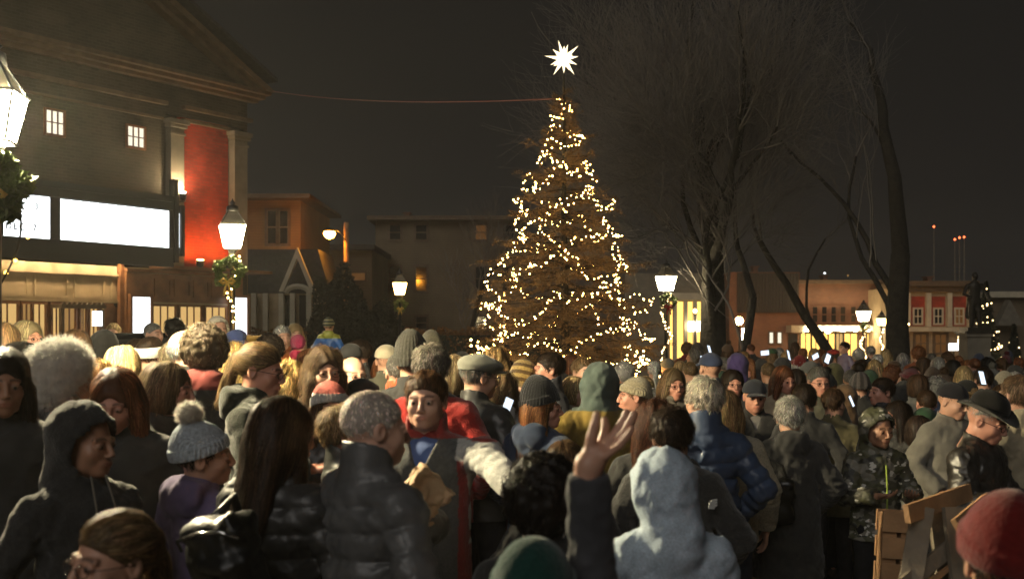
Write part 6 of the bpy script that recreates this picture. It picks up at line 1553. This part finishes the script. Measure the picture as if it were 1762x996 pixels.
# ================================================================== the rest of the crowd
R_ = random.Random(77)
HAIRN = {'black': 'black', 'dark': 'dark brown', 'brown': 'chestnut', 'light': 'light brown', 'blond': 'blond', 'auburn': 'auburn', 'grey': 'grey', 'white': 'white', 'pepper': 'greying', 'ginger': 'ginger'}
CUTN = {'short': 'short', 'bob': 'bobbed', 'long': 'long', 'wavy': 'wavy', 'ponytail': 'tied back', 'curly': 'curly', 'crop': 'cropped', 'bun': 'bunned'}
COATS = [('black', (.036, .035, .034)), ('charcoal', (.045, .044, .042)), ('navy', (.022, .03, .06)), ('dark brown', (.06, .038, .024)), ('olive', (.08, .075, .035)), ('grey', (.12, .115, .105)), ('burgundy', (.10, .016, .018)), ('tan', (.24, .17, .09)), ('dark green', (.02, .045, .025)), ('slate blue', (.06, .08, .12)), ('plum', (.07, .03, .07)), ('rust', (.20, .06, .025)), ('red', (.26, .02, .016)), ('cream', (.40, .34, .24))]
CW = [9, 7, 6, 5, 4, 5, 2, 2, 2, 3, 2, 1, 1, 1]
HATS = [('black', (.014, .014, .014)), ('grey', (.13, .13, .12)), ('navy', (.02, .03, .07)), ('red', (.24, .02, .015)), ('cream', (.42, .37, .27)), ('brown', (.08, .05, .03)), ('maroon', (.09, .015, .02)), ('green', (.03, .07, .035))]
used = set()
def filler(px, yt, d, where, yaw=None, force=None):
    if d > 9.8: yt += R_.gauss(0, 5); px += R_.gauss(0, 3)
    for _ in range(200):
        cn, cc = R_.choices(COATS, CW)[0]; u = R_.random(); fem = R_.random() < .5; hat = None; hn = None; hcn = R_.choice(['black', 'dark', 'dark', 'brown', 'brown', 'light', 'blond', 'auburn', 'grey', 'pepper', 'white', 'ginger'])
        cut = R_.choice(['bob', 'long', 'wavy', 'ponytail', 'long']) if fem else R_.choice(['short', 'short', 'crop', 'curly', 'crop']); collar = R_.choice(['stand', 'stand', 'high', 'hood_down', 'scarf'])
        if u < .30: hat = R_.choice(['beanie', 'beanie', 'pom', 'cap', 'flatcap']); hn, hcol = R_.choice(HATS)
        elif u < .40: collar = 'hood_up'
        key = (cn, hat, hn) if hat else ((cn, 'hood', where) if collar == 'hood_up' else (cn, cut, hcn))
        if force: pass
        if key not in used: used.add(key); break
    style = 'puffer' if (R_.random() < .3 and collar in ('stand', 'high', 'hood_down')) else 'plain'
    coat = dict(collar=collar, style=style, hem=.70 if R_.random() < .2 else .82, seed=1, bulk=1.0 if fem else 1.08)
    yaw = yaw if yaw is not None else R_.choice([180, 170, 190, 160, 200, 150, 210, 120, -120, 90, -90, 30, -20])
    hy = R_.choice([0, 0, 20, -20]); 
    hw = {'beanie': 'knit hat', 'pom': 'bobble hat', 'cap': 'cap', 'flatcap': 'flat cap'}
    if hat: lab = 'person in %s %s and %s coat, %s' % (hn, hw[hat], cn, where)
    elif collar == 'hood_up': lab = 'person with %s hood up, %s' % (cn, where)
    else: lab = 'person with %s %s hair in %s coat, %s' % (CUTN[cut], HAIRN[hcn], cn, where)
    if yaw in (30, -20): lab += ', facing us'
    sk = R_.choice(['p', 'p', 'l', 'r', 't'])
    person(px, yt, d, yaw, lab, coat, cc, 'nylon' if style == 'puffer' else 'fabric', hair=None if (collar == 'hood_up') else ('short' if hat and cut in ('curly', 'crop') else cut), hc=hcn, hat=hat, hatc=hcol if hat else (.1, .1, .1), hatm='fabric' if hat in ('cap', 'flatcap') else 'knit',
           skin=sk, kind='f' if fem else 'm', hy=hy, pose=R_.choice(['down', 'pocket', 'pocket', 'fwd']), legc=R_.choice([(.02, .02, .025), (.03, .04, .07), (.05, .045, .035)]), group='people in the far crowd')
# hand-placed background heads: px, head top, distance
def rows(where, spec):
    for t in spec: filler(t[0], t[1], t[2], where, t[3] if len(t) > 3 else None)
person(46, 552, 9.0, 40, 'grey blond woman in glasses and brown coat at the far left facing us', K(collar='scarf'), (.12, .06, .03), hair='bob', hc=(.30, .24, .13), kind='f', skin='r', glasses=True, hy=20)
person(8, 556, 8.6, 170, 'person with long light brown hair at the left edge behind the amber bulb', K(collar='stand'), (.20, .07, .03), hair='long', hc='light', kind='f')
person(30, 600, 7.2, 175, 'person in brown sheepskin coat left of the white fur hat', K(collar='high'), (.17, .085, .035), 'leather', hair='bob', hc='dark', kind='f')
person(132, 568, 8.2, 178, 'person with chestnut brown hair just right above the white fur hat', K(collar='stand'), BK, hair='long', hc='brown', kind='f')
person(180, 566, 10.5, 185, 'person in black hooded jacket in front of the parked car', K(collar='hood_up'), BK)
person(213, 596, 6.9, 168, 'blond haired woman behind the woman with auburn bangs', K(collar='stand'), (.05, .04, .03), hair='bob', hc=(.62, .45, .20), kind='f')
person(170, 624, 6.0, 176, 'person with frizzy reddish blond hair behind the black hood', K(collar='stand'), (.03, .025, .02), hair='wavy', hc=(.28, .15, .05), kind='f')
person(260, 578, 8.2, 160, 'person wearing a wide white headband and mustard scarf', K(collar='scarf'), (.34, .20, .05), 'fabric', hair='short', hc='dark', hat='headband', hatc=(.74, .70, .60), hatm='fleece', kind='f')
person(236, 583, 9.2, 180, 'dark haired person left of the white headband', K(collar='stand'), BK, hair='short', hc='dark')
person(298, 588, 8.0, 182, 'person with sandy grey hair and pale grey scarf', K(collar='scarf'), (.20, .20, .19), 'fabric', hair='short', hc=(.24, .19, .12))
person(264, 555, 14, 60, 'grey haired man in blue shirt far back before the display case', K(collar='stand'), (.05, .07, .13), hair='crop', hc='grey', skin='l')
person(301, 546, 13, 185, 'tall man with spiky dark hair before the theatre windows', K(collar='stand'), BK, hair='thick', hc='black')
person(312, 564, 11.5, 182, 'person with curly black hair below the spiky dark hair', K(collar='stand'), BK, hair='curly', hc='black')
person(376, 543, 13, 30, 'person in white knitted hood before the theatre lantern post', K(collar='hood_up', th=.03), (.68, .62, .50), 'fleece', skin='l')
person(341, 555, 13.5, 182, 'bald man far back before the theatre windows', K(collar='stand'), DG, hair='fringe_rim', hc='grey', skin='l')
person(410, 566, 12.5, 120, 'person in blue coat right of the white knitted hood', K(collar='hood_up', th=.03), (.10, .14, .34), 'fabric')
person(404, 590, 8.6, 180, 'person with golden curls behind the woman in the black woolly coat', K(collar='stand'), (.30, .20, .06), hair='wavy', hc=(.50, .34, .13), kind='f')
person(195, 556, 17, 0, 'distant person with light hair standing in the theatre doorway', K(collar='stand'), (.30, .18, .10), hair='short', hc='blond', skin='l')
person(465, 576, 10, 178, 'person with dark curly hair right of the yellow bowl', K(collar='stand'), BK, hair='curly', hc='dark')
person(486, 560, 13, 30, 'elderly person with white blond hair and orange scarf facing us', K(collar='scarf'), (.35, .10, .03), hair='short', hc='white', skin='l')
person(508, 557, 14, 20, 'woman with long blond hair behind the pink knit hat', K(collar='stand'), (.06, .05, .05), hair='long', hc='blond', kind='f', skin='l')
person(604, 590, 9.5, 180, 'person in white knit hat and dark coat behind the bald man with moustache', K(collar='stand'), BK, hair='short', hc='dark', hat='cap', hatc=(.03, .03, .03), hatm='fabric')
person(618, 584, 10.5, -100, 'man with dark hair and ruddy face behind the bald man with moustache', K(collar='stand'), DG, hair='short', hc='dark', skin='r')
rows('left of the amber lantern', [(530, 600, 11), (590, 604, 11.5), (640, 612, 11, 180), (652, 600, 13), (662, 616, 10.5)])
rows('in front of the spruce', [(795, 606, 12), (874, 622, 11, 180), (920, 632, 10.5, 200), (965, 640, 9.8), (980, 606, 12.5), (1068, 628, 12, 180), (1075, 660, 9.5, 170), (1112, 650, 10.8, 190), (1122, 668, 9, 175), (1052, 668, 9, 180), (1010, 640, 12)])
rows('near the lantern by the spruce', [(1130, 620, 14, 180), (1150, 612, 16, 190), (1172, 616, 15, 180), (1192, 606, 15.5), (1180, 628, 12), (1204, 616, 13, 175), (1240, 612, 14, 185), (1199, 590, 20, 180), (1180, 592, 21, 180)])
rows('below the huge tree', [(1250, 596, 20, 180), (1266, 594, 22), (1282, 604, 17), (1292, 590, 24, 180), (1310, 612, 15, 180), (1326, 600, 19, 180), (1318, 630, 12.5, 180), (1240, 640, 11, 180), (1282, 620, 14, 200)])
rows('in front of the dark cars', [(1340, 596, 21, 180), (1352, 606, 17, 175), (1366, 592, 24, 180), (1372, 612, 15, 190), (1384, 600, 20, 180), (1396, 608, 16.5, 180), (1345, 618, 14, 180), (1410, 598, 21), (1388, 626, 12.5), (1424, 610, 17, 185), (1372, 640, 11, 180)])
rows('before the glowing shops', [(1436, 604, 19, 180), (1470, 600, 20, 180), (1482, 612, 16.5, 180), (1474, 622, 14), (1492, 604, 21, 180), (1500, 622, 14.5, 190), (1510, 612, 17, 175), (1436, 628, 13.5, 180), (1426, 646, 11.5, 180), (1496, 642, 12, 185), (1466, 634, 12.6, 175)])
rows('below the thick dark trunk', [(1524, 604, 20, 180), (1538, 616, 16), (1550, 608, 18.5, 180), (1534, 632, 13, 180), (1560, 634, 12.5), (1552, 650, 11, 175), (1570, 624, 15, 10), (1575, 652, 10.5, 190), (1594, 670, 9.2, 180), (1590, 640, 12, 175)])
rows('before the ornate red building', [(1580, 608, 18, 180), (1592, 616, 16), (1602, 606, 20, 180), (1614, 618, 15.5, 180), (1628, 610, 18), (1606, 634, 13, 180), (1640, 620, 15, 185), (1622, 642, 11.5, 180), (1606, 654, 10.5, 180), (1652, 606, 21, 180)])
rows('beside the stone pedestal', [(1660, 614, 18, 180), (1672, 622, 15.5), (1684, 612, 19, 180), (1696, 620, 16, 180), (1658, 636, 12.5, 185), (1708, 614, 19), (1668, 650, 10, 180), (1710, 634, 13, 180), (1700, 648, 10.8, 175)])
rows('at the right edge of the square', [(1720, 622, 16, 180), (1732, 612, 20, 180), (1742, 624, 15), (1754, 616, 18, 180), (1728, 640, 12, 180), (1748, 636, 13, 185), (1722, 662, 9.4, 180), (1758, 650, 10.6), (1738, 604, 24, 180)])
# people filling the ground between the near figures
rows('in the shade amid nearer figures', [(905, 720, 7.6, 180), (860, 720, 7.4, 178), (1120, 730, 7.0, 180), (1290, 700, 9.6, 185), (1450, 735, 9.4, 180), (1410, 700, 10.8, 170), (1590, 700, 8.2, 175), (1080, 700, 8.4, 180), (80, 640, 6.2, 175), (255, 650, 6.4, 180), (420, 660, 7.2, 180), (530, 668, 7.8, 175), (630, 672, 7.9, 180), (1235, 700, 7.9, 180), (1720, 700, 7.6, 180)])

for o in bpy.data.objects:
    l = o.get('label')
    if l and len(l.split()) > 16:
        print('LONG', l); o['label'] = l.replace(', facing us', '')
# ================================================================== light, air, camera
w = bpy.data.worlds.new('World'); SC.world = w; w.use_nodes = True; nt = w.node_tree; bg = nt.nodes['Background']
tc = N(nt, 'ShaderNodeTexCoord'); sp = N(nt, 'ShaderNodeSeparateXYZ'); nt.links.new(tc.outputs['Generated'], sp.inputs[0])
rp = N(nt, 'ShaderNodeValToRGB'); e = rp.color_ramp.elements; e[0].position = 0; e[0].color = (.0080, .0075, .0073, 1); e[1].position = .45; e[1].color = (.0068, .0069, .0070, 1)
nt.links.new(sp.outputs[2], rp.inputs[0]); nt.links.new(rp.outputs[0], bg.inputs[0]); bg.inputs[1].default_value = WORLD_K
sun = bpy.data.lights.new('front_fill_sun', 'SUN'); sun.energy = SUN_K; sun.angle = math.radians(35); sun.color = (1, .95, .88)  # added soft fill from behind the camera, no visible source
so = bpy.data.objects.new('front_fill_sun', sun); COL.objects.link(so)
d_ = Vector((.30, .80, -.50)).normalized(); so.rotation_euler = d_.to_track_quat('-Z', 'Y').to_euler()
if HAZE_K:
    m, nt, out = new_mat('glow_mist'); v = N(nt, 'ShaderNodeVolumePrincipled'); v.inputs['Color'].default_value = (.9, .87, .82, 1); v.inputs['Density'].default_value = HAZE_K; v.inputs['Anisotropy'].default_value = .2
    nt.links.new(v.outputs[0], out.inputs['Volume']); h = MB().box(-230, 230, -25, 400, -3.2, 34).build('glow_mist', m); tag(h, 'thin mist added to give the lamps a glow', kind='stuff')  # added mist volume, stands in for lens glow round the lamps
cam = bpy.data.cameras.new('camera'); co = bpy.data.objects.new('camera', cam); COL.objects.link(co)
co.location = (0, 0, CZ); co.rotation_euler = (PI / 2, 0, 0); cam.sensor_width = 36; cam.lens = 36 * F / 1762; cam.shift_y = (HY - 498) / 1762; cam.clip_end = 2000; cam.clip_start = .05
cam.dof.use_dof = True; cam.dof.focus_distance = 9.5; cam.dof.aperture_fstop = 3.6
SC.camera = co
SC.view_settings.view_transform = 'Standard'; SC.view_settings.look = 'None'; SC.view_settings.exposure = EXPO; SC.view_settings.gamma = 1
cy = SC.cycles; cy.use_denoising = True; cy.max_bounces = 5; cy.diffuse_bounces = 2; cy.glossy_bounces = 2; cy.transmission_bounces = 2; cy.volume_bounces = 0; cy.sample_clamp_indirect = 3; cy.sample_clamp_direct = 0
cy.use_light_tree = True; cy.caustics_reflective = False; cy.caustics_refractive = False; cy.blur_glossy = 1.0
try: cy.denoiser = 'OPENIMAGEDENOISE'; cy.denoising_input_passes = 'RGB_ALBEDO_NORMAL'
except Exception: pass
